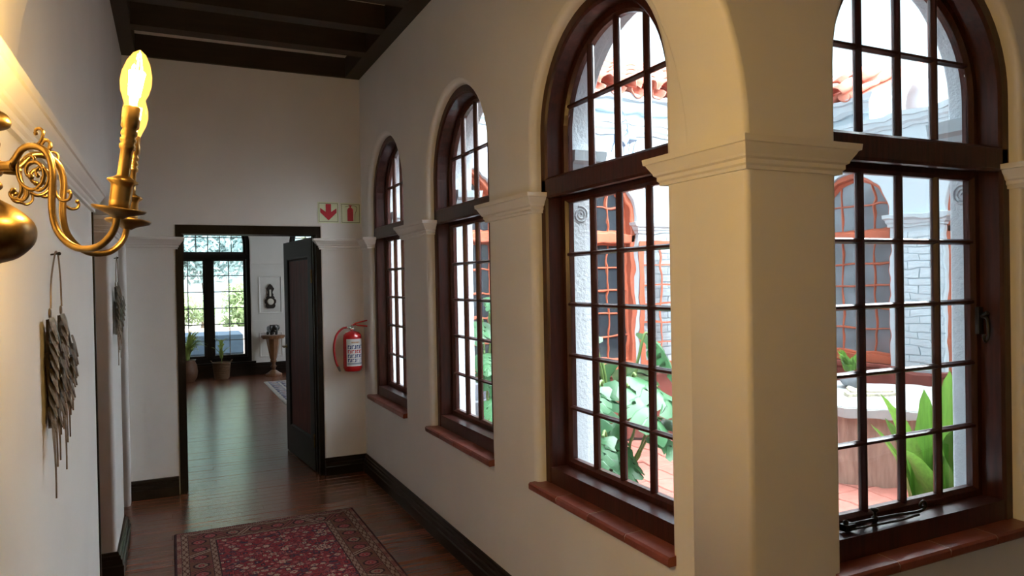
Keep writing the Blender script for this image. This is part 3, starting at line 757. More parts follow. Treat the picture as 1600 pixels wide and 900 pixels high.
def monstera(name, loc, label, leaves, seed):
    rr = random.Random(seed)
    t = thing(name, label, 'potted plant', loc)
    pot(MB(), 0.12, 0.16, 0.26).build('pot', mat('clay_pot', (0.36, 0.15, 0.09), 0.7), t)
    for (dx, dy, z, az, tilt, sc_) in leaves:
        MB().tube(catmull([(0, 0, 0.22), (dx*0.35, dy*0.35, z*0.62), (dx*0.8, dy*0.8, z*0.98), (dx, dy, z)], 5), 0.008, 6).build('stem', STEM, t)
        l = obj('leaf', ml[rr.randrange(3)], t, (dx, dy, z)); l.rotation_euler = (tilt, rr.uniform(-.25, .25), az); l.scale = (sc_*1.12,)*3
def ring_leaves(n, rmin, rmax, zmin, zmax, seed, smin=0.7, smax=1.15):
    rr = random.Random(seed); out = []
    for i in range(n):
        a = 2*PI*i/n + rr.uniform(-.3, .3); d = rr.uniform(rmin, rmax); z = rr.uniform(zmin, zmax)
        out.append((d*math.cos(a), d*math.sin(a), z, a-PI/2, rr.uniform(-1.0, -0.15), rr.uniform(smin, smax)))
    return out
def at_leaves(cx, cy_, pts, seed):
    rr = random.Random(seed); out = []
    for (x, y, z, sc_) in pts:
        dx, dy = x-cx, y-cy_; out.append((dx, dy, z, math.atan2(dy, dx)-PI/2+rr.uniform(-.5, .5), rr.uniform(-0.9, -0.3), sc_))
    return out
P1 = [(1.93, 3.02, 0.78, .6), (1.96, 3.10, 1.02, .6), (2.06, 3.22, 0.62, .7), (2.14, 3.46, 1.26, .8), (2.16, 3.40, 0.98, .95), (2.34, 3.38, 0.95, 1.0), (2.58, 3.44, 0.92, 1.05), (2.22, 3.42, 0.74, .9), (2.52, 3.36, 0.66, .85), (2.12, 3.5, 0.68, .8), (2.62, 3.55, 1.22, .9), (2.44, 3.45, 1.0, 1.0),
      (2.36, 3.7, 1.05, 1.0), (2.56, 3.7, 1.02, 1.0), (2.3, 3.4, 0.60, .7), (2.66, 3.5, 0.72, .9), (2.46, 3.62, 0.82, 1.0), (2.3, 3.62, 0.88, .9)]
monstera('monstera', (2.40, 3.62, 0), 'split leaved monstera by the red paving, seen through the window by the corner pier', at_leaves(2.40, 3.62, P1, 3), 3)
P2 = [(1.98, 4.66, 1.28, .62), (2.08, 4.70, 1.46, .7), (2.02, 4.72, 1.05, .65), (2.10, 4.72, 1.0, .7), (2.02, 4.66, 0.72, .6), (2.18, 4.80, 1.25, .75), (2.22, 4.85, 1.0, .75), (2.12, 4.75, 0.82, .65), (2.2, 4.95, 1.4, .75)]
monstera('monstera', (2.12, 4.88, 0), 'taller monstera behind the middle corridor window', at_leaves(2.12, 4.88, P2, 5), 5)
P3 = [(2.58, 5.0, 1.1, .8), (2.72, 5.05, 0.9, .8), (2.86, 5.15, 1.15, .8), (2.8, 5.3, 0.95, .7), (2.62, 5.2, 1.25, .7), (2.68, 5.0, 0.7, .7)]
monstera('monstera', (2.72, 5.2, 0), 'far monstera between the stone steps and the red courtyard window', at_leaves(2.72, 5.2, P3, 8), 8)
# little plant on fountain
t = thing('trailing_plant', 'small bright trailing plant on top of the stone fountain', 'plant', (5.33, 4.36, 0.735))
for i in range(26):
    a = random.uniform(0, 2*PI); blade(random.uniform(0.08, 0.2), 0.05, random.uniform(0.6, 1.9), 5).build('leaf', LEAFG, t, (0.06*math.cos(a), 0.06*math.sin(a), 0), (0, 0, a))
# low stone steps at the north-west
t = thing('stone_steps', 'low grey stone steps against the far courtyard wall', 'steps', (2.45, 5.62, 0))
for i in range(5):
    MB().box((-0.42, -0.26+0.06*i, 0.14*i+0.002), (0.42, 0.24, 0.14*(i+1)), bev=0.01).build('step', mat('grey_slate', (0.20, 0.22, 0.26), 0.7, var=0.4, vscale=8, bump=0.4, bscale=20, rnd=0.2), t)
# lantern and heart
t = thing('wall_lantern', 'blue grey metal lantern on a bracket below the roof tiles', 'lantern', (3.93, 5.62, 2.72))
BLUEM = mat('blue_grey_metal', (0.16, 0.22, 0.32), 0.5, metal=0.3)
MB().lathe([(0.006, 0.27), (0.02, 0.25), (0.012, 0.23), (0.03, 0.215), (0.075, 0.17), (0.085, 0.14), (0.078, 0.135)], 8).build('lantern_roof', BLUEM, t)
mb = MB()
for i in range(4):
    a = PI/4+PI/2*i; mb.tube([(0.07*math.cos(a), 0.07*math.sin(a), 0.135), (0.045*math.cos(a), 0.045*math.sin(a), 0.0)], 0.005, 6)
mb.lathe([(0.05, -0.01), (0.05, 0.006), (0.001, 0.008)], 8); mb.build('lantern_cage', BLUEM, t)
MB().tube(catmull([(0, 0.27, 0.10), (0, 0.2, 0.30), (0, 0.08, 0.36), (0, 0.0, 0.32), (0, 0, 0.26)]), 0.007, 6).build('bracket', BLUEM, t)
t = thing('heart_ornament', 'blue heart shaped ornament hanging on a thin chain beside the lantern', 'ornament', (3.82, 5.55, 2.86))
hp = []
for i in range(32):
    a = 2*PI*i/32; hp.append((0.0038*16*math.sin(a)**3*0.8, 0.0038*(13*math.cos(a)-5*math.cos(2*a)-2*math.cos(3*a)-math.cos(4*a))*0.9))
MB().prism(hp[::-1], -0.02, 0.02).build('heart', BLUEM, t); MB().tube([(0, 0, 0.03), (0, 0, 0.42)], 0.0025, 6).build('chain', BLUEM, t)

# ------------------------------------------------------------------ door in the end wall
mb = MB()
mb.box((0.040, EW-0.006, 1.968), (1.115, EW+0.205, 2.036))          # lintel
mb.build('trim_60', DARKW); struct(bpy.data.objects['trim_60'])
mb = MB(); mb.box((0.040, EW-0.006, 0), (0.082, EW+0.205, 1.968)).box((0.082, EW+0.06, 0), (0.094, EW+0.205, 1.968))
struct(mb.build('trim_61', DARKW))
mb = MB(); mb.box((1.076, EW-0.006, 0), (1.115, EW+0.205, 1.968)).box((1.064, EW+0.06, 0), (1.076, EW+0.10, 1.968))
struct(mb.build('trim_62', DARKW))
door = sempty('door_1', (1.062, 6.085, 0.008), math.atan2(0.976, -0.088)); door['label'] = 'open dark panelled door folded back into the end room'
# local x along leaf, visible face is +y (left of travel)
L = 0.98; H = 1.952; th = 0.04
mb = MB()
mb.box((0, -th, 0), (0.125, 0, H)).box((L-0.125, -th, 0), (L, 0, H)).box((0.125, -th, H-0.15), (L-0.125, 0, H)).box((0.125, -th, 0), (L-0.125, 0, 0.24))
mb.build('door_leaf', DARKW, door)
mb = MB(); ring(mb, [(0.125, 0.24), (0.125, H-0.15), (L-0.125, H-0.15), (L-0.125, 0.24)][::-1], [(0, 0.0), (0.012, -0.002), (0.024, -0.014), (0.03, -0.016), (0.03, -0.03), (0, -0.03)], M=None); mb.build('panel_moulding', DARKW, door)
pc = [0.155 + (L-0.31)*i/5 for i in range(6)]
for i in range(5):
    MB().box((pc[i]+0.001, -0.032, 0.27), (pc[i+1]-0.001, -0.014, H-0.18)).build('panel_board', DOORP, door)
mb = MB(); mb.lathe([(0.022, 0), (0.022, 0.004), (0.008, 0.006), (0.008, 0.03), (0.012, 0.034)], 14, M=Matrix.Translation((L-0.06, 0, 0.98)) @ Matrix.Rotation(-PI/2, 4, 'X'))
mb.tube(catmull([(L-0.06, 0.034, 0.98), (L-0.08, 0.042, 0.984), (L-0.11, 0.044, 0.982), (L-0.135, 0.040, 0.978)]), 0.007, 8); mb.build('door_handle', mat('dull_brass', (0.25, 0.17, 0.08), 0.35, metal=1), door)
for z in (1.62, 0.25):
    mb = MB(); mb.lathe([(0.006, -0.05), (0.006, 0.05)], 10, M=Matrix.Translation((-0.002, 0.006, z))).box((0.0, -0.001, z-0.045), (0.03, 0.002, z+0.045)).lathe([(0.004, 0.05), (0.007, 0.056), (0.001, 0.064)], 8, M=Matrix.Translation((-0.002, 0.006, z)))
    mb.build('hinge', BRASS, door)

# ------------------------------------------------------------------ end room
RY = 13.35; RX0, RX1 = -1.6, 4.6
mb = MB(); mb.box((RX0-0.1, 6.155, -0.14), (RX1+0.1, RY+0.3, -0.012)); floor2 = struct(mb.build('floor_end_room', DARKW), 'timber floor of the bright end room')
mb = MB(); yy = 6.155; k = 0
while yy < RY:
    cut = RX0 + [1.9, 3.3, 2.6, 4.2, 1.2][k*3 % 5]
    for a, b in ((RX0, cut), (cut, RX1)):
        z = random.uniform(-0.0007, 0.0007); mb.box((a+0.001, yy+0.0008, -0.015), (b-0.001, yy+bw-0.0008, z), bev=0.0012)
    yy += bw; k += 1
o_ = mb.build('floor_boards', FLOORW, floor2); o_['kind'] = 'stuff'
h1 = [(0.595+x, z) for x, z in arch_pts(0.675, 0.245, 2.30)]; h2 = [(2.62+x, z) for x, z in arch_pts(0.675, 0.245, 2.30)]
mb = MB(); plate(mb, [(RX0-0.1, -0.02), (RX1+0.1, -0.02), (RX1+0.1, 3.7), (RX0-0.1, 3.7)], [h1, h2], 0.30, 0.015, Matrix.Translation((0, RY, 0)))
wfar = struct(mb.build('wall_far', PLASTER), 'cream far wall of the end room with tall window')
mb = MB(); mb.box((RX0-0.1, 6.0, -0.02), (RX0, RY+0.1, 3.6)); struct(mb.build('wall_end_room_left', PLASTER))
mb = MB(); plate(mb, [(-0.1, -0.02), (7.4, -0.02), (7.4, 3.7), (-0.1, 3.7)], [[(2.6+x, z) for x, z in arch_pts(0.34, 0.9, 2.1)]], 0.1, 0.0, Matrix.Translation((RX1, 13.45, 0)) @ ROTX); struct(mb.build('wall_end_room_right', PLASTER))  # arched opening is an unseen addition that lets daylight into the end room
mb = MB(); mb.box((RX+0.03, 6.125, -0.02), (RX1+0.1, 6.20, 3.6)).box((RX0-0.1, 6.10, -0.02), (-1.25, 6.155, 3.6)); struct(mb.build('wall_end_room_near', PLASTER))
mb = MB(); mb.box((RX0-0.1, 6.14, 3.30), (RX1+0.1, RY+0.1, 3.62)); struct(mb.build('ceiling_end_room', CEILP))
FR = [0.38+0.0, 0.66, 0.94, 1.22, 1.50, 1.78]
def far_window(name, cx):
    return make_window(name, (cx, RY, 0), 0, hw=0.675, zb=0.245, zs=2.30, d0=0.03, t0=2.05, t1=2.135, casements=[(-0.61, -0.045, 2), (0.045, 0.61, 2)], ucols=6,
                       urow=[2.42, 2.68], lrows=[0.63, 0.91, 1.19, 1.475, 1.755], wood=DARKW, pane=GLASSF, mun=0.008, fw=0.062, sd=0.03, rail=0.085, stile=0.045)
w5 = far_window('window_7', 0.595); w5['label'] = 'tall dark framed garden window at the far end'
w6 = far_window('window_8', 2.62)
for Wx in (w5, w6):
    MB().box((-0.055, 0.035, 0.33), (0.055, 0.14, 2.06)).build('mullion', DARKW, Wx)
    MB().box((-0.74, -0.06, 0.215), (0.74, 0.05, 0.246)).build('window_sill', DARKW, Wx)
bp = [(o_*1.1, z*1.5) for o_, z in BASE]
trim('baseboard_far', [(RX0, RY), (RX1, RY)], [(o_, z) for o_, z in bp], BASEW)
trim('trim_63', [(1.27, RY), (1.945, RY)], [(o_*0.6, z+0.0) for o_, z in IMP], PLASTER)
def panel(x0, x1, z0, z1, nm):
    mb = MB(); M_ = Matrix.Translation((0, RY, 0)); ring(mb, [(x1, z0), (x1, z1), (x0, z1), (x0, z0)], [(0, -0.0), (0.0, -0.012), (0.012, -0.018), (0.025, -0.006), (0.03, 0.0)], M=M_)
    struct(mb.build(nm, PLASTER))
panel(1.40, 1.80, 1.07, 1.74, 'trim_64'); panel(1.40, 1.80, 0.30, 0.74, 'trim_65')
mb = MB(); mb.box((1.30, RY-0.014, 0.93), (1.92, RY+0.001, 0.955)); struct(mb.build('trim_66', PLASTER))

# barometer
t = thing('barometer', 'dark carved wooden barometer with white dial on the far wall panel', 'barometer', (1.598, RY-0.004, 1.16))
WALN = mat('carved_dark_wood', (0.022, 0.013, 0.010), 0.45, var=0.4, vscale=30, bump=0.6, bscale=60)
hs = [(0.0, 0.05), (0.02, 0.075), (0.05, 0.085), (0.075, 0.078), (0.11, 0.098), (0.15, 0.098), (0.175, 0.07), (0.20, 0.072), (0.225, 0.05), (0.25, 0.055), (0.28, 0.038), (0.31, 0.046), (0.335, 0.062), (0.36, 0.066), (0.38, 0.045), (0.40, 0.04), (0.42, 0.02), (0.435, 0.004)]
pl = [(w_, z) for z, w_ in hs] + [(-w_, z) for z, w_ in hs[::-1]]
MB().prism(pl, -0.025, 0.0).build('carved_case', WALN, t)
MB().lathe([(0.056, 0), (0.056, 0.012), (0.050, 0.014), (0.001, 0.014)], 24, M=Matrix.Translation((0, -0.025, 0.12)) @ Matrix.Rotation(PI/2, 4, 'X')).build('dial', mat('dial_white', (0.75, 0.73, 0.66), 0.4), t)
MB().lathe([(0.056, 0.0), (0.061, 0.0), (0.061, 0.012), (0.056, 0.012)], 24, M=Matrix.Translation((0, -0.025, 0.12)) @ Matrix.Rotation(PI/2, 4, 'X')).build('dial_rim', BRASS, t)
MB().box((-0.004, -0.037, 0.10), (0.004, -0.035, 0.16)).build('pointer', BLACKM, t)
MB().box((-0.014, -0.031, 0.215), (0.014, -0.025, 0.335)).build('thermometer', mat('dial_white', (0.75, 0.73, 0.66), 0.4), t)

# pedestal table
t = thing('pedestal_table', 'small brown wooden pedestal table with tapering base against the far wall', 'table', (1.595, 13.05, 0))
TW = mat('honey_wood', (0.26, 0.115, 0.045), 0.4, var=0.4, vscale=5, stretch=(8, 8, 1), bump=0.05)
mb = MB(); pts = [(0.19*math.cos(PI/8+PI/4*i)*1.08, 0.19*math.sin(PI/8+PI/4*i)*1.08) for i in range(8)]; mb.prism_z(pts, 0.665, 0.70)
mb.prism_z([(x*0.92, y*0.92) for x, y in pts], 0.645, 0.665); mb.build('table_top', TW, t)
mb = MB(); mb.lathe([(0.045, 0.27), (0.06, 0.31), (0.105, 0.56), (0.12, 0.645)], 8, smooth=False); mb.build('tapered_column', TW, t)
mb = MB(); mb.lathe([(0.03, 0.10), (0.035, 0.14), (0.055, 0.16), (0.035, 0.18), (0.03, 0.22), (0.055, 0.25), (0.05, 0.27)], 16); mb.build('turned_stem', TW, t)
mb = MB(); mb.lathe([(0.14, 0.0), (0.14, 0.03), (0.10, 0.05), (0.05, 0.09), (0.03, 0.10)], 16); mb.build('foot', TW, t)

# elephant carving (one skinned body, facing the room)
def skin_obj(name, verts, edges, radii, mat_, parent=None, loc=(0, 0, 0), rot=(0, 0, 0), sub=1):
    me = bpy.data.meshes.new(name); me.from_pydata(verts, edges, []); me.materials.append(mat_)
    ob = obj(name, me, parent, loc, rot)
    sk = ob.modifiers.new('skin', 'SKIN'); sk.use_smooth_shade = True
    if not me.skin_vertices: 
        bpy.context.view_layer.objects.active = ob
    for i, r_ in enumerate(radii):
        me.skin_vertices[0].data[i].radius = (r_, r_)
    me.skin_vertices[0].data[0].use_root = True
    s_ = ob.modifiers.new('sub', 'SUBSURF'); s_.levels = sub; s_.render_levels = sub
    return ob
EBON = mat('ebony', (0.012, 0.010, 0.009), 0.3)
t = thing('elephant_carving', 'black carved elephant standing on the pedestal table', 'carving', (1.585, 13.03, 0.70), 0.35)
ev = [(0, 0.02, 0.115), (0, -0.05, 0.12), (0, 0.09, 0.11), (0, -0.10, 0.14), (0, -0.145, 0.10), (0, -0.155, 0.05), (0, -0.14, 0.02),
      (0.045, -0.05, 0.06), (0.048, -0.05, 0.008), (-0.045, -0.05, 0.06), (-0.048, -0.05, 0.008), (0.045, 0.08, 0.06), (0.048, 0.085, 0.008), (-0.045, 0.08, 0.06), (-0.048, 0.085, 0.008), (0, 0.135, 0.09), (0, 0.145, 0.05)]
ee = [(0, 1), (0, 2), (1, 3), (3, 4), (4, 5), (5, 6), (1, 7), (7, 8), (1, 9), (9, 10), (2, 11), (11, 12), (2, 13), (13, 14), (2, 15), (15, 16)]
er = [0.068, 0.062, 0.06, 0.048, 0.028, 0.018, 0.013, 0.026, 0.025, 0.026, 0.025, 0.026, 0.025, 0.026, 0.025, 0.010, 0.006]
try:
    skin_obj('body', ev, ee, er, EBON, t, sub=2)
except Exception:
    mb = MB(); mb.sphere((0, 0.02, 0.12), (0.065, 0.1, 0.065)); mb.build('body', EBON, t)
for s_ in (-1, 1):
    MB().sphere((s_*0.062, -0.085, 0.135), (0.034, 0.008, 0.045), 12, M=Matrix.Rotation(0.0, 4, 'Z')).build('ear', EBON, t)
    MB().tube([(s_*0.022, -0.135, 0.10), (s_*0.028, -0.17, 0.085), (s_*0.028, -0.19, 0.095)], [0.006, 0.005, 0.002], 6).build('tusk', mat('ivory', (0.6, 0.55, 0.42), 0.4), t)

# floor plants of the end room
t = thing('spiky_plant', 'spiky yellow green plant in a round brown clay pot by the far window', 'potted plant', (0.22, 13.02, 0))
MB().lathe([(0.11, 0), (0.15, 0.06), (0.165, 0.16), (0.155, 0.26), (0.125, 0.33), (0.14, 0.36), (0.125, 0.36), (0.115, 0.32), (0.001, 0.31)], 24).build('pot', mat('brown_clay', (0.16, 0.075, 0.04), 0.55, var=0.3, vscale=12, bump=0.15), t)
LEAFS = mat('yellow_green_leaf', (0.48, 0.60, 0.16), 0.45, var=0.3, vscale=6, rnd=0.3, trans=0.35)
for i in range(80):
    a = random.uniform(0, 2*PI) if i % 2 else random.uniform(-1.2, 1.2); blade(random.uniform(0.34, 0.56), 0.030, random.uniform(0.7, 2.6), 8, 0.3, base=0.5).build('leaf', LEAFS, t, (0.04*math.cos(a), 0.04*math.sin(a), 0.31+random.uniform(0, 0.12)), (0, 0, a))
t = thing('basket_plant', 'thin stemmed plant in a woven wicker basket under the far window', 'potted plant', (0.755, 13.05, 0))
WICK = mat('wicker', (0.22, 0.125, 0.065), 0.8, var=0.5, vscale=60, stretch=(1, 1, 3), bump=0.8, bscale=60)
mb = MB(); mb.lathe([(0.105, 0), (0.12, 0.03), (0.14, 0.26), (0.15, 0.27), (0.15, 0.285), (0.135, 0.285), (0.125, 0.24), (0.001, 0.235)], 24); mb.build('basket', WICK, t)
for j in range(8):
    MB().tube([((0.112+0.004*j)*math.cos(2*PI*i/20)*1.02, (0.112+0.004*j)*math.sin(2*PI*i/20)*1.02, 0.02+0.032*j) for i in range(20)], 0.007, 5, closed=True).build('wicker_band', WICK, t)
for s_ in (-1, 1):
    MB().tube(catmull([(s_*0.14, -0.04, 0.28), (s_*0.165, -0.02, 0.315), (s_*0.165, 0.02, 0.315), (s_*0.14, 0.04, 0.28)]), 0.008, 6).build('handle', WICK, t)
MB().tube(catmull([(0, 0, 0.23), (0.005, 0, 0.4), (0.0, 0, 0.56)]), 0.007, 6).build('stem', STEM, t)
for (a, z, L_, b) in ((0.2, 0.54, 0.20, 1.6), (3.0, 0.55, 0.18, 1.5), (1.5, 0.56, 0.12, 1.0), (0.1, 0.33, 0.24, 1.4), (3.2, 0.32, 0.26, 1.35), (4.6, 0.36, 0.2, 1.4), (5.3, 0.50, 0.15, 1.7), (2.2, 0.45, 0.16, 1.5)):
    blade(L_*1.25, 0.055, b*1.15, 8, 0.3, base=0.4).build('leaf', LEAFS, t, (0, 0, z-0.02), (0, 0, a))

# ------------------------------------------------------------------ rugs
def rug_mesh(name, nx, ny, w_, h_, colf, m_, z=0.008):
    xs = np.linspace(0, w_, nx+1); ys = np.linspace(0, h_, ny+1)
    X, Y = np.meshgrid(xs, ys); rr = np.random.default_rng(2)
    Z = z + 0.0012*np.sin(X*37)*np.sin(Y*29) + rr.normal(0, 0.0004, X.shape)
    Z[0] = Z[-1] = 0.0005; Z[:, 0] = Z[:, -1] = 0.0005
    v = np.stack([X, Y, Z], -1).reshape(-1, 3)
    idx = np.arange((nx+1)*(ny+1)).reshape(ny+1, nx+1)
    f = np.stack([idx[:-1, :-1], idx[:-1, 1:], idx[1:, 1:], idx[1:, :-1]], -1).reshape(-1, 4)
    me = bpy.data.meshes.new(name); me.vertices.add(len(v)); me.vertices.foreach_set('co', v.ravel())
    me.loops.add(f.size); me.loops.foreach_set('vertex_index', f.ravel()); me.polygons.add(len(f))
    me.polygons.foreach_set('loop_start', np.arange(0, f.size, 4)); me.polygons.foreach_set('loop_total', np.full(len(f), 4))
    me.update(); me.validate()
    xc = (xs[:-1]+xs[1:])/2; yc = (ys[:-1]+ys[1:])/2; XC, YC = np.meshgrid(xc, yc)
    C = colf(XC, YC).reshape(-1, 3)
    ca = me.color_attributes.new('pattern', 'FLOAT_COLOR', 'CORNER')
    full = np.ones((len(f), 4, 4), np.float32); full[:, :, :3] = C[:, None, :]; ca.data.foreach_set('color', full.ravel())
    me.materials.append(m_); return me
RW_, RH_ = 1.125, 2.05
DK = np.array([0.030, 0.016, 0.022]); RD = np.array([0.26, 0.028, 0.040]); PK = np.array([0.42, 0.12, 0.12]); CR = np.array([0.50, 0.36, 0.27]); BR = np.array([0.16, 0.075, 0.05]); NV = np.array([0.05, 0.035, 0.07])
def persian(X, Y):
    C = np.zeros(X.shape+(3,)); rr = np.random.default_rng(4)
    dx = np.minimum(X, RW_-X); dy = np.minimum(Y, RH_-Y); d = np.minimum(dx, dy); along = np.where(dx < dy, Y, X)
    C[:] = RD
    # field: lattice of small motifs
    inx = d > 0.235
    C[inx] = RD
    vine = (np.abs(np.sin(X*52)+np.sin(Y*47+1.5*np.sin(X*18))) < 0.16) & inx; C[vine] = NV
    vine2 = (np.abs(np.sin((X+Y)*31)-np.cos((X-Y)*35)) < 0.10) & inx; C[vine2] = PK*0.8
    g = 0.047
    for i in range(int(RW_/g)+1):
        for j in range(int(RH_/g)+1):
            cx = (i+0.5*(j % 2))*g+rr.normal(0, 0.004); cy_ = j*g+rr.normal(0, 0.004)
            sl = (slice(max(0, int((cy_-0.04)/RH_*X.shape[0])), int((cy_+0.04)/RH_*X.shape[0])+1), slice(max(0, int((cx-0.04)/RW_*X.shape[1])), int((cx+0.04)/RW_*X.shape[1])+1))
            if sl[0].start >= X.shape[0] or sl[1].start >= X.shape[1]: continue
            x = X[sl]-cx; y_ = Y[sl]-cy_; a = np.arctan2(y_, x); kind = rr.integers(0, 4)
            s_ = rr.uniform(0.7, 1.15)
            if kind == 0: q = np.hypot(x, y_)/(0.020*s_*(1+0.3*np.cos(6*a)))
            elif kind == 1: q = (np.abs(x)+np.abs(y_))/(0.022*s_)
            elif kind == 2: q = np.hypot(x/1.5, y_)/(0.013*s_)
            else: q = np.maximum(np.abs(x)*1.3, np.abs(y_))/(0.014*s_)
            c1 = [CR, PK, CR*0.9, NV, PK*0.8, RD*1.3][rr.integers(0, 6)]; c2 = [RD, NV, PK, CR][rr.integers(0, 4)]
            T = C[sl]; M = inx[sl]
            T[(q < 1.28) & M] = DK; T[(q < 1.0) & M] = c1; T[(q < 0.42) & M] = c2
    # borders
    def band(a, b): return (d >= a) & (d < b)
    C[band(0, 0.014)] = DK
    b = band(0.014, 0.036); C[b] = RD*0.6; C[b & ((along*90 % 1) < 0.45)] = CR*0.75
    C[band(0.036, 0.043)] = DK
    b = band(0.043, 0.074); C[b] = CR*0.62; C[b & (np.abs(np.sin(along*70)+np.sin((d-0.058)*220)) < 0.5)] = BR*0.6
    C[band(0.074, 0.080)] = DK
    mb_ = band(0.080, 0.194); C[mb_] = BR
    p = along/0.135; ph = p-np.floor(p); u = (ph-0.5)*0.135; v = d-0.137
    bar = np.abs(u*0.75 + v*np.where(np.floor(p) % 2 == 0, 1, -1)*0.75)
    # diagonal bars between medallions
    pb = (along+0.0675)/0.135; phb = pb-np.floor(pb); ub = (phb-0.5)*0.135; sg = np.where(np.floor(pb) % 2 == 0, 1, -1)
    bar = np.abs(ub*0.9 - v*sg*0.55)
    bm = mb_ & (np.abs(ub) < 0.06)
    C[bm & (bar < 0.021)] = DK; C[bm & (bar < 0.017)] = np.where((np.floor(pb) % 3 == 0)[..., None], CR*0.8, PK*0.6)[bm & (bar < 0.017)]; C[bm & (bar < 0.006)] = BR*0.5
    q = np.maximum(np.maximum(np.abs(u)/0.036, np.abs(v)/0.036), (np.abs(u)+np.abs(v))/0.050)
    C[mb_ & (q < 1.15)] = DK; C[mb_ & (q < 0.86)] = np.where((np.floor(p) % 4 == 2)[..., None], CR*0.55, PK*0.75)[mb_ & (q < 0.86)]; C[mb_ & (q < 0.45)] = (RD*1.1)
    C[mb_ & (q < 0.2)] = CR*0.6
    C[band(0.194, 0.200)] = DK
    b = band(0.200, 0.228); C[b] = CR*0.6; C[b & (np.abs(np.sin(along*85)-np.sin((d-0.2)*240)) < 0.5)] = BR*0.7
    C[band(0.228, 0.235)] = DK
    C *= rr.uniform(0.78, 1.12, X.shape)[..., None]
    return np.clip(C, 0, 1)
RUGM = mat('wool_rug', (0.3, 0.1, 0.1), 0.95, attr='pattern', var=0.25, vscale=9, bump=0.4, bscale=350, spec=0.15)
t = thing('persian_rug', 'red patterned oriental rug with medallion border on the timber floor', 'rug', (-0.012, 4.975-RH_, 0.001))
me = rug_mesh('rug_pile', 300, 540, RW_, RH_, persian, RUGM); obj('rug_pile', me, t)
mb = MB()
for i in range(230):
    x = 0.004+RW_*i/231; mb.box((x, RH_-0.002, 0.0005), (x+0.0032, RH_+random.uniform(0.006, 0.013), 0.004))
o_ = mb.build('fringe', mat('rug_fringe', (0.42, 0.36, 0.30), 0.95), t); o_['kind'] = 'stuff'
def bluerug(X, Y):
    C = np.zeros(X.shape+(3,)); C[:] = (0.42, 0.44, 0.50); rr = np.random.default_rng(3)
    pat = (np.sin(X*34)+np.sin(Y*31+2*np.sin(X*9)) + 0.8*np.sin((X+Y)*52)) ; C[pat > 0.5] = (0.09, 0.11, 0.20); C[pat < -1.2] = (0.5, 0.36, 0.34)
    d = np.minimum(np.minimum(X, 1.7-X), np.minimum(Y, 2.45-Y)); C[d < 0.06] = (0.6, 0.58, 0.55); C[(d > 0.2) & (d < 0.23)] = (0.62, 0.6, 0.58)
    return C*rr.uniform(0.8, 1.1, X.shape)[..., None]
me = rug_mesh('blue_rug', 120, 170, 1.7, 2.45, bluerug, RUGM)
tag(obj('blue_rug', me, None, (1.33, 9.76, 0.001)), 'blue and white patterned rug partly behind the open door', 'rug')

# ------------------------------------------------------------------ fire extinguisher and signs
ex = thing('fire_extinguisher', 'red fire extinguisher hung on the wall beside the open door', 'fire extinguisher', (1.337, EW-0.094, 0.852))
MB().lathe([(0.060, 0.0), (0.068, 0.004), (0.071, 0.015), (0.076, 0.022), (0.077, 0.032), (0.076, 0.27), (0.072, 0.295), (0.055, 0.315), (0.030, 0.325), (0.020, 0.328), (0.001, 0.329)], 32).build('cylinder', RED, ex)
mb = MB(); mb.lathe([(0.018, 0.325), (0.018, 0.338), (0.022, 0.340), (0.022, 0.350), (0.013, 0.352), (0.013, 0.372), (0.001, 0.374)], 16)
mb.lathe([(0.008, 0), (0.008, 0.03), (0.011, 0.03), (0.011, 0.045), (0.001, 0.045)], 12, M=Matrix.Translation((0, 0, 0.358)) @ Matrix.Rotation(-PI/2, 4, 'Y')).build('valve', CHROME, ex)
mb = MB(); mb.tube(catmull([(0.0, 0, 0.366), (0.02, -0.005, 0.385), (0.05, -0.012, 0.395), (0.12, -0.03, 0.410)]), [0.009]*4+[0.006]*15, 8); mb.build('carry_handle', RED, ex)
mb = MB(); mb.tube(catmull([(-0.005, 0, 0.366), (0.02, -0.004, 0.378), (0.05, -0.012, 0.372), (0.12, -0.03, 0.362)]), [0.010]*4+[0.006]*15, 8); mb.build('squeeze_lever', RED, ex)
MB().tube(catmull([(0.015, -0.018, 0.383), (0.012, -0.025, 0.395), (0.0, -0.028, 0.390), (0.0, -0.022, 0.378)]), 0.002, 6).build('safety_pin', CHROME, ex)
hose = catmull([(-0.045, -0.005, 0.358), (-0.085, -0.01, 0.348), (-0.130, -0.015, 0.300), (-0.152, -0.015, 0.22), (-0.150, -0.012, 0.14), (-0.135, -0.01, 0.07), (-0.122, -0.005, 0.045)])
MB().tube(hose, 0.0085, 10).build('hose', mat('hose_red', (0.40, 0.015, 0.02), 0.45), ex)
MB().tube([(-0.122, -0.005, 0.045), (-0.108, 0.0, 0.012), (-0.104, 0.0, 0.002)], [0.011, 0.009, 0.006], 10).build('nozzle', mat('nozzle_grey', (0.2, 0.25, 0.27), 0.4, metal=0.6), ex)
mb = MB(); mb.box((-0.04, 0.072, 0.10), (0.04, 0.090, 0.24)); mb.build('wall_bracket', BLACKM, ex)
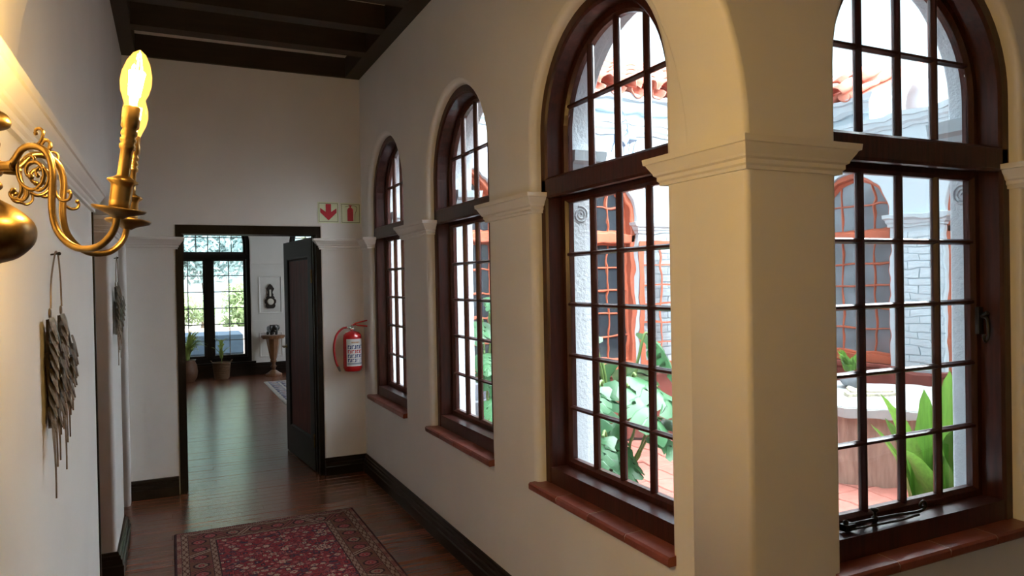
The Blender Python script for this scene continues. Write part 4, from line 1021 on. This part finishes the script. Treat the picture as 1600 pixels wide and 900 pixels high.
# wrapped paper label
nx, nz = 64, 80; a0, a1 = math.radians(-140), math.radians(-32); lab = MB(); cols = []
def label_col(u, v):        # u 0..1 left-right, v 0..1 bottom-top
    white = (0.72, 0.74, 0.76); blue = (0.03, 0.055, 0.20); red = (0.5, 0.03, 0.05); grey = (0.25, 0.28, 0.36)
    if u < 0.05 or u > 0.95 or v < 0.03 or v > 0.97: return white
    if v > 0.80:
        if 0.85 < v < 0.90 and 0.28 < u < 0.76 and (int(u*60) % 4) != 3: return (0.45, 0.22, 0.10)
        return (0.66, 0.66, 0.66)
    for (v0, v1, c) in ((0.64, 0.77, blue), (0.47, 0.60, red), (0.31, 0.44, blue), (0.15, 0.28, blue)):
        if v0 < v < v1:
            c4 = u*4.0 - 0.2; k_ = math.floor(c4); f = c4-k_
            if f < 0.10: return white
            g = (v-v0)/(v1-v0)
            if (f-0.5)**2 + (g-0.45)**2*0.8 < 0.05+0.03*(k_ % 2) or (abs(f-0.55-0.3*(g-0.5)) < 0.09): return white
            if v0 == 0.15 and k_ >= 2: return (0.6, 0.62, 0.68) if (int(v*90) % 3) else grey
            return c
    if v < 0.13: return grey if (int(v*110) % 3) else white
    return white
vs = []; fs = []
for j in range(nz+1):
    for i in range(nx+1):
        a = a0+(a1-a0)*i/nx; vs.append((0.0775*math.cos(a), 0.0775*math.sin(a), 0.045+0.22*j/nz))
for j in range(nz):
    for i in range(nx):
        fs.append((j*(nx+1)+i, j*(nx+1)+i+1, (j+1)*(nx+1)+i+1, (j+1)*(nx+1)+i)); cols.append(label_col((i+0.5)/nx, (j+0.5)/nz))
lab.add(vs, fs, 0, True); lme = lab.mesh('paper_label', mat('printed_label', (0.7, 0.7, 0.7), 0.45, attr='print'))
ca = lme.color_attributes.new('print', 'FLOAT_COLOR', 'CORNER'); arr = np.ones((len(fs), 4, 4), np.float32); arr[:, :, :3] = np.array(cols)[:, None, :]; ca.data.foreach_set('color', arr.ravel())
lo = obj('paper_label', lme, ex); lo['label'] = 'white label with blue and red instruction pictures'

PALE = mat('photoluminescent_green', (0.74, 0.80, 0.58), 0.5); SRED = mat('sign_red', (0.52, 0.02, 0.04), 0.5); SDK = mat('sign_dark_line', (0.07, 0.09, 0.03), 0.5)
def sign(name, label, x0, x1, z0, z1):
    t = thing(name, label, 'sign', ((x0+x1)/2, EW, (z0+z1)/2)); hw_ = (x1-x0)/2; hz = (z1-z0)/2
    MB().box((-hw_, -0.004, -hz), (hw_, 0.0005, hz)).build('sign_board', PALE, t)
    mb = MB(); i_ = 0.009; w_ = hw_-i_; h_ = hz-i_
    ring(mb, [(w_, -h_), (w_, h_), (-w_, h_), (-w_, -h_)], [(0, -0.0048), (0.003, -0.0048), (0.003, -0.003), (0, -0.003)]); mb.build('border_line', SDK, t)
    return t
t = sign('arrow_sign', 'pale green square sign with a red downward arrow above the door corner', 1.097, 1.269, 2.068, 2.24)
MB().prism([(-0.022, 0.07), (-0.022, 0.005), (-0.066, 0.036), (-0.066, 0.0), (0, -0.064), (0.066, 0.0), (0.066, 0.036), (0.022, 0.005), (0.022, 0.07)][::-1], -0.0052, -0.003).build('arrow_symbol', SRED, t)
t = sign('extinguisher_sign', 'pale green square sign with a red extinguisher symbol beside the window corner', 1.281, 1.449, 2.066, 2.236)
mb = MB(); mb.prism([(-0.027, -0.064), (0.022, -0.064), (0.022, 0.03), (0.012, 0.045), (0.004, 0.048), (0.004, 0.058), (0.016, 0.062), (0.010, 0.068), (-0.018, 0.068), (-0.012, 0.060), (-0.008, 0.056), (-0.008, 0.048), (-0.018, 0.044), (-0.027, 0.03)], -0.0052, -0.003)
mb.build('extinguisher_symbol', SRED, t)
MB().tube(catmull([(-0.045, -0.0045, 0.054), (-0.02, -0.0045, 0.060), (0.02, -0.0045, 0.064), (0.045, -0.0045, 0.058), (0.053, -0.0045, 0.040), (0.044, -0.0045, 0.015), (0.036, -0.0045, -0.01), (0.034, -0.0045, -0.064)]), 0.0018, 6).build('hose_symbol', SDK, t)

# ------------------------------------------------------------------ wing ornaments
def feather_mesh(L, wd, name, n=7, ribs=False):
    vs = []; fs = []
    for i in range(n+1):
        tt = i/n
        ww = wd*0.5*(0.55+0.45*math.sin(PI*min(1, tt*1.15+0.15)))*(1-tt**3.0) if i < n else wd*0.02
        y = -0.05*L*math.sin(PI*tt*0.5)*1.0
        vs += [(-ww, y+0.0012, -L*tt), (0, y-0.10*ww-0.0012, -L*tt), (ww, y+0.0012, -L*tt), (0, y+0.0026, -L*tt)]
    for i in range(n):
        for j in range(4): fs.append((4*i+j, 4*i+(j+1) % 4, 4*i+4+(j+1) % 4, 4*i+4+j))
    fs += [(3, 2, 1, 0), (4*n, 4*n+1, 4*n+2, 4*n+3)]
    return MB().add(vs, fs, 0, False).mesh(name, PEWTER)
FC = feather_mesh(0.066, 0.046, 'feather'); FL2 = feather_mesh(0.27, 0.032, 'feather', 9); FM = feather_mesh(0.16, 0.034, 'feather'); FL = feather_mesh(0.36, 0.036, 'feather', 10); FS = feather_mesh(0.24, 0.030, 'feather', 9)
def wing_ornament(loc, label, sc_=1.0):
    t = thing('wing_ornament', label, 'wall ornament', loc, PI/2, 'feathered metal wing hangings'); t.scale = (sc_,)*3
    MB().tube([(-0.004, 0.002, 0), (-0.004, -0.018, 0.003)], 0.0025, 6).sphere((-0.004, -0.019, 0.003), 0.005, 8).build('nail', BLACKM, t)
    mb = MB(); mb.tube(catmull([(-0.153, -0.016, -0.142), (-0.135, -0.016, -0.07), (-0.05, -0.015, 0.0), (-0.004, -0.014, 0.006), (0.015, -0.015, -0.01), (0.035, -0.016, -0.07), (0.045, -0.016, -0.14)]), 0.0022, 6); mb.build('hanging_wire', PEWTER, t)
    for wi, (x, z, ln) in enumerate(((-0.155, -0.150, 1.0), (0.045, -0.147, 0.95))):
        w_ = MB(); vs = []; fs = []; n = 10
        for i in range(n+1):                                  # curved leaf-shaped backing plate
            tt = i/n; wd = 0.015+0.12*math.sin(PI*min(1, 0.04+0.82*tt))**0.8
            for j in range(5):
                u = j/4; vs.append((-0.035+wd*u*(1-0.3*tt), -0.006-0.014*math.sin(PI*(0.15+0.7*u)), -0.018-0.27*tt))
        for i in range(n):
            for j in range(4): fs.append((5*i+j, 5*i+j+1, 5*i+6+j, 5*i+5+j))
        m0 = len(vs); vs += [(a, b+0.003, c) for a, b, c in vs]; fs += [tuple(q+m0 for q in f)[::-1] for f in fs]
        w_.add(vs, fs, 0, True)
        w_.tube([(0.009*math.cos(a), -0.014, -0.004+0.011*math.sin(a)) for a in [2*PI*i/12 for i in range(12)]], 0.0025, 6, closed=True)
        wing = w_.build('wing', PEWTER, t, (x, 0, z)); wing.scale = (1, 1, ln)
        rr = random.Random(4)
        for k_, (fx, fz, me_) in enumerate(((-0.026, -0.10, FL), (0.0, -0.12, FL2), (0.026, -0.14, FS), (0.048, -0.16, FM), (0.068, -0.15, FM))):
            obj('feather', me_, wing, (fx, -0.010-0.003*k_, fz), (0.0, 0.05-0.02*k_, -0.15))
        for ri in range(8):
            n_ = (1, 2, 3, 4, 4, 4, 4, 3)[ri]; wd = 0.13*math.sin(PI*min(1, 0.05+0.09*ri))**0.9
            for k_ in range(n_):
                u = k_/max(1, n_-1); pz = -0.012-0.032*ri+rr.uniform(-.004, .004)
                py_ = -0.012-0.022*math.sin(PI*(0.1+0.8*u))*math.sin(PI*min(1, 0.25+0.09*ri))-0.0008*(7-ri)
                obj('feather', FC, wing, (-0.030+wd*u*0.92, py_, pz), (-0.16, 0.06-0.26*u, 0.5*(u-0.4)))
    return t
wing_ornament((LW+0.001, 2.28, 1.655), 'pair of feathered metal wings hung below the brass sconce, the nearer pair')
wing_ornament((LW+0.001, 4.69, 1.735), 'pair of feathered metal wings on the narrow pier near the end wall, the farther pair', 0.98)

# ------------------------------------------------------------------ brass wall sconce
sx, sy_ = -0.218, 1.155
sc = thing('wall_sconce', 'brass two armed wall sconce with lit candle bulbs', 'wall lamp', (sx, sy_, 0))
MB().lathe(smooth_profile([(0.001, 1.575), (0.006, 1.578), (0.013, 1.584), (0.006, 1.590), (0.012, 1.596), (0.034, 1.604), (0.052, 1.622), (0.056, 1.640), (0.050, 1.656), (0.032, 1.672), (0.014, 1.683), (0.010, 1.690), (0.018, 1.697), (0.018, 1.703), (0.012, 1.710), (0.019, 1.716), (0.019, 1.732), (0.012, 1.738), (0.016, 1.75), (0.017, 1.758), (0.010, 1.765), (0.011, 1.772), (0.026, 1.778), (0.030, 1.785), (0.026, 1.795), (0.012, 1.803), (0.010, 1.810), (0.016, 1.815), (0.012, 1.822), (0.001, 1.828)]), 40).build('baluster_body', BRASS, sc)
MB().lathe([(0.001, 0), (0.052, 0.0), (0.056, 0.004), (0.045, 0.010), (0.02, 0.014), (0.013, 0.02), (0.013, 0.058)], 28, M=Matrix.Translation((LW-sx+0.0005, 0, 1.724)) @ Matrix.Rotation(PI/2, 4, 'Y')).build('back_plate', BRASS, sc)
A1 = [(0.018, 1.7245), (0.032, 1.7240), (0.0429, 1.7331), (0.0532, 1.7458), (0.0674, 1.7495), (0.0829, 1.7447), (0.0924, 1.7326), (0.0961, 1.7129), (0.0947, 1.6921), (0.0940, 1.6661), (0.0985, 1.6425), (0.1100, 1.6253), (0.1258, 1.6150), (0.1425, 1.6128), (0.1592, 1.6163), (0.1734, 1.6276), (0.1814, 1.6403), (0.185, 1.655)]
def arc_pts(cx, cz, r0, r1, a0, a1, n=22): return [(cx+(r0+(r1-r0)*i/n)*math.cos(math.radians(a0+(a1-a0)*i/n)), cz+(r0+(r1-r0)*i/n)*math.sin(math.radians(a0+(a1-a0)*i/n))) for i in range(n+1)]
SCR = [([(0.0435, 1.735), (0.0425, 1.720), (0.0464, 1.7041), (0.056, 1.695), (0.066, 1.693), (0.076, 1.700), (0.0805, 1.7105), (0.078, 1.722), (0.070, 1.729), (0.0612, 1.7285), (0.0555, 1.722), (0.0565, 1.713), (0.062, 1.7095)], 0.0026),
       ([(0.0435, 1.712), (0.0475, 1.700), (0.0475, 1.691), (0.0415, 1.682), (0.0345, 1.683), (0.0315, 1.689), (0.036, 1.693)], 0.0024),
       ([(0.056, 1.697), (0.057, 1.686), (0.050, 1.679), (0.041, 1.682)], 0.0018),
       ([(0.0655, 1.7495), (0.076, 1.755), (0.0806, 1.7669), (0.0765, 1.773), (0.0705, 1.7715), (0.0700, 1.767)], 0.0020),
       ([(0.0775, 1.751), (0.083, 1.7565), (0.0895, 1.7545), (0.0915, 1.748), (0.0885, 1.7445)], 0.0018),
       ([(0.0955, 1.7103), (0.0968, 1.6868), (0.105, 1.6775), (0.1148, 1.6785), (0.1178, 1.6849), (0.1155, 1.6885)], 0.0020),
       ([(0.066, 1.693), (0.074, 1.6915), (0.083, 1.697), (0.087, 1.708), (0.083, 1.719), (0.075, 1.7225), (0.069, 1.717), (0.0715, 1.711)], 0.0020),
       ([(0.0765, 1.7005), (0.0735, 1.6965), (0.0755, 1.692)], 0.0016),
       ([(0.053, 1.7335), (0.060, 1.738), (0.067, 1.735), (0.066, 1.729)], 0.0018)]
BRASST = mat('bulb_socket_brass', (0.40, 0.26, 0.10), 0.28, metal=1.0)
def amber_glass():
    m = bpy.data.materials.new('amber_bulb_glass'); m.use_nodes = True; nt = m.node_tree; nt.nodes.clear()
    o = nt.nodes.new('ShaderNodeOutputMaterial'); tr = nt.nodes.new('ShaderNodeBsdfTransparent'); tr.inputs[0].default_value = (1.0, 0.84, 0.45, 1)
    e = nt.nodes.new('ShaderNodeEmission'); e.inputs[0].default_value = (1.0, 0.50, 0.10, 1); e.inputs[1].default_value = 0.55
    g = nt.nodes.new('ShaderNodeBsdfGlossy'); g.inputs['Roughness'].default_value = 0.05
    a = nt.nodes.new('ShaderNodeAddShader'); mx = nt.nodes.new('ShaderNodeMixShader'); mx.inputs[0].default_value = 0.06
    nt.links.new(tr.outputs[0], a.inputs[0]); nt.links.new(e.outputs[0], a.inputs[1]); nt.links.new(a.outputs[0], mx.inputs[1]); nt.links.new(g.outputs[0], mx.inputs[2]); nt.links.new(mx.outputs[0], o.inputs[0]); return m
AMBER = amber_glass(); FILA = emit_mat('hot_filament', (1.0, 0.70, 0.36), BULB_STRENGTH)
for d, lean in (((0.852, -0.522), math.radians(9.5)), ((0.862, 0.507), math.radians(5.0))):
    az = math.atan2(d[1], d[0]); Ma = Matrix.Rotation(az, 4, 'Z')
    mb = MB(); mb.tube(catmull([(s_, 0, z) for s_, z in A1], 5), [0.0062]*8+[0.0046]*78, 10)
    mb.tube([(0.016, 0, 1.7245), (0.040, 0, 1.7238)], 0.0068, 12)
    arm = mb.build('arm', BRASS, sc, (0, 0, 0), (0, 0, az))
    mb = MB()
    for pts, r_ in SCR:
        P = catmull([(s_, 0.004, z) for s_, z in pts], 6); mb.tube(P, [r_]*(len(P)-3)+[r_*1.25, r_*1.5, r_*1.2], 8); mb.sphere(P[-1], r_*1.5, 8)
    mb.build('scroll_work', BRASS, arm)
    Mc = Matrix.Translation((0.1862, 0, 1.655)) @ Matrix.Rotation(lean, 4, 'Y')
    MB().lathe([(0.006, -0.004), (0.012, 0.0), (0.030, 0.006), (0.0325, 0.009), (0.031, 0.0105), (0.012, 0.006), (0.006, 0.007)], 28, M=Mc).build('drip_pan', BRASS, arm)
    MB().lathe([(0.0085, 0.006), (0.0125, 0.009), (0.0130, 0.018), (0.0124, 0.019), (0.0130, 0.021), (0.0130, 0.036), (0.0136, 0.040), (0.0185, 0.044), (0.0185, 0.046), (0.012, 0.049), (0.0078, 0.052), (0.0074, 0.085), (0.0095, 0.087), (0.0098, 0.092), (0.0078, 0.094), (0.0098, 0.097), (0.0098, 0.100), (0.0080, 0.102), (0.0098, 0.105), (0.0098, 0.109), (0.0082, 0.112), (0.0108, 0.115), (0.0108, 0.126), (0.0098, 0.128), (0.0096, 0.141), (0.0075, 0.143)], 24, M=Mc).build('candle_holder', BRASST, arm)
    zb = 0.140
    ob = MB().lathe([(0.0085, zb), (0.011, zb+0.006), (0.0165, zb+0.020), (0.0185, zb+0.032), (0.0178, zb+0.044), (0.0135, zb+0.059), (0.0075, zb+0.070), (0.001, zb+0.075)], 24, M=Mc).build('bulb', AMBER, arm)
    mb = MB()
    for i in range(4):
        a = PI/4+PI/2*i; mb.tube([(0.0042*math.cos(a), 0.0042*math.sin(a), zb+0.016), (0.0068*math.cos(a), 0.0068*math.sin(a), zb+0.047)], 0.0029, 8, M=Mc)
    mb.build('filament', FILA, ob)

# ------------------------------------------------------------------ garden beyond the far window
mb = MB(); mb.box((-14, RY+0.3, -0.3), (20, 45, -0.15)); struct(mb.build('garden_ground', mat('pale_terrace', (0.26, 0.23, 0.19), 0.9, var=0.3, vscale=2)), 'pale garden terrace')
mb = MB(); mb.box((-3.0, 17.6, -0.15), (5.5, 17.85, 0.62)); struct(mb.build('wall_garden', mat('pale_render', (0.60, 0.50, 0.42), 0.85, var=0.3, vscale=3)))
t = thing('outdoor_sofa', 'blue cushioned outdoor sofa on the terrace beyond the far window', 'sofa', (0.35, 15.4, -0.15))
BLUEF = mat('blue_canvas', (0.022, 0.036, 0.06), 0.8, var=0.3, vscale=5)
MB().box((-0.95, -0.4, 0.0), (0.95, 0.4, 0.32), bev=0.04).build('sofa_base', BLUEF, t)
for x in (-0.62, 0.0, 0.62):
    mb = MB(); mb.box((x-0.305, -0.40, 0.32), (x+0.305, 0.40, 0.48), bev=0.05); mb.build('seat_cushion', BLUEF, t)
    mb = MB(); mb.box((x-0.30, -0.42, 0.42), (x+0.30, -0.22, 0.84), bev=0.07); mb.build('back_cushion', mat('light_blue_canvas', (0.04, 0.07, 0.105), 0.8), t)
def tree(name, label, loc, rad, h, m_, n, size, seed, trunk=0.12):
    rr = np.random.default_rng(seed); t = thing(name, label, 'tree', loc)
    MB().tube(catmull([(0, 0, -0.2), (0.08, 0.02, h*0.4), (-0.05, 0.05, h*0.8)], 4), [trunk]*4+[trunk*0.7]*5, 8).build('trunk', BARK, t)
    blobs = np.clip(rr.normal(0, 0.42, (14, 3)), -0.7, 0.7)*np.array(rad)+np.array((0, 0, h))
    vs = []; fs = []
    for i in range(n):
        b = blobs[rr.integers(0, 14)]; p = b+np.clip(rr.normal(0, 0.26, 3), -0.5, 0.5)*np.array(rad); q = rr.normal(0, 1, (2, 3)); q /= np.linalg.norm(q, axis=1)[:, None]; s_ = size*rr.uniform(0.6, 1.3)
        k_ = len(vs); vs += [tuple(p-q[0]*s_), tuple(p+q[1]*s_*0.5), tuple(p+q[0]*s_), tuple(p-q[1]*s_*0.5)]; fs.append((k_, k_+1, k_+2, k_+3))
    f_ = MB().add(vs, fs, 0, False).build('foliage', m_, t); f_['kind'] = 'stuff'
tree('garden_tree', 'broad blue green tree behind the middle of the far window', (1.0, 26.5, 0), (2.6, 1.4, 1.6), 3.0, LEAFB, 9000, 0.14, 1)
tree('garden_tree', 'bushy mid green tree behind the left casement of the far window', (-1.9, 22.5, 0), (1.8, 1.2, 1.9), 3.2, LEAFT, 8000, 0.13, 2)
tree('garden_tree', 'pale green tree high behind the right side of the far window', (4.2, 31, 0), (2.6, 1.4, 2.4), 5.4, LEAFY, 8000, 0.15, 3)
tree('garden_tree', 'tall pale tree farthest back above the transom', (0.2, 36, 0), (4.2, 1.6, 2.8), 7.8, LEAFY, 9000, 0.17, 7)
tree('garden_shrub', 'bright yellow green shrub in front of the trees', (1.55, 18.6, 0), (0.55, 0.4, 0.6), 0.95, LEAFY, 3000, 0.07, 4, 0.03)
tree('garden_shrub', 'light green shrub near the left edge of the far window', (0.1, 19.4, 0), (0.9, 0.5, 0.45), 1.15, LEAFY, 3500, 0.07, 5, 0.03)
tree('garden_tree', 'dark green tree filling the background behind the second end room window', (6.2, 23, 0), (2.0, 1.3, 2.2), 3.4, LEAFT, 6000, 0.14, 6)
mb = MB()
t = thing('terracotta_urn', 'orange terracotta urn standing left of the outdoor sofa', 'urn', (-0.05, 16.6, -0.15))
MB().lathe([(0.12, 0), (0.22, 0.2), (0.28, 0.45), (0.24, 0.62), (0.17, 0.70), (0.2, 0.75), (0.16, 0.75), (0.14, 0.68), (0.001, 0.66)], 20).build('urn_body', mat('terracotta', (0.55, 0.24, 0.10), 0.7), t)
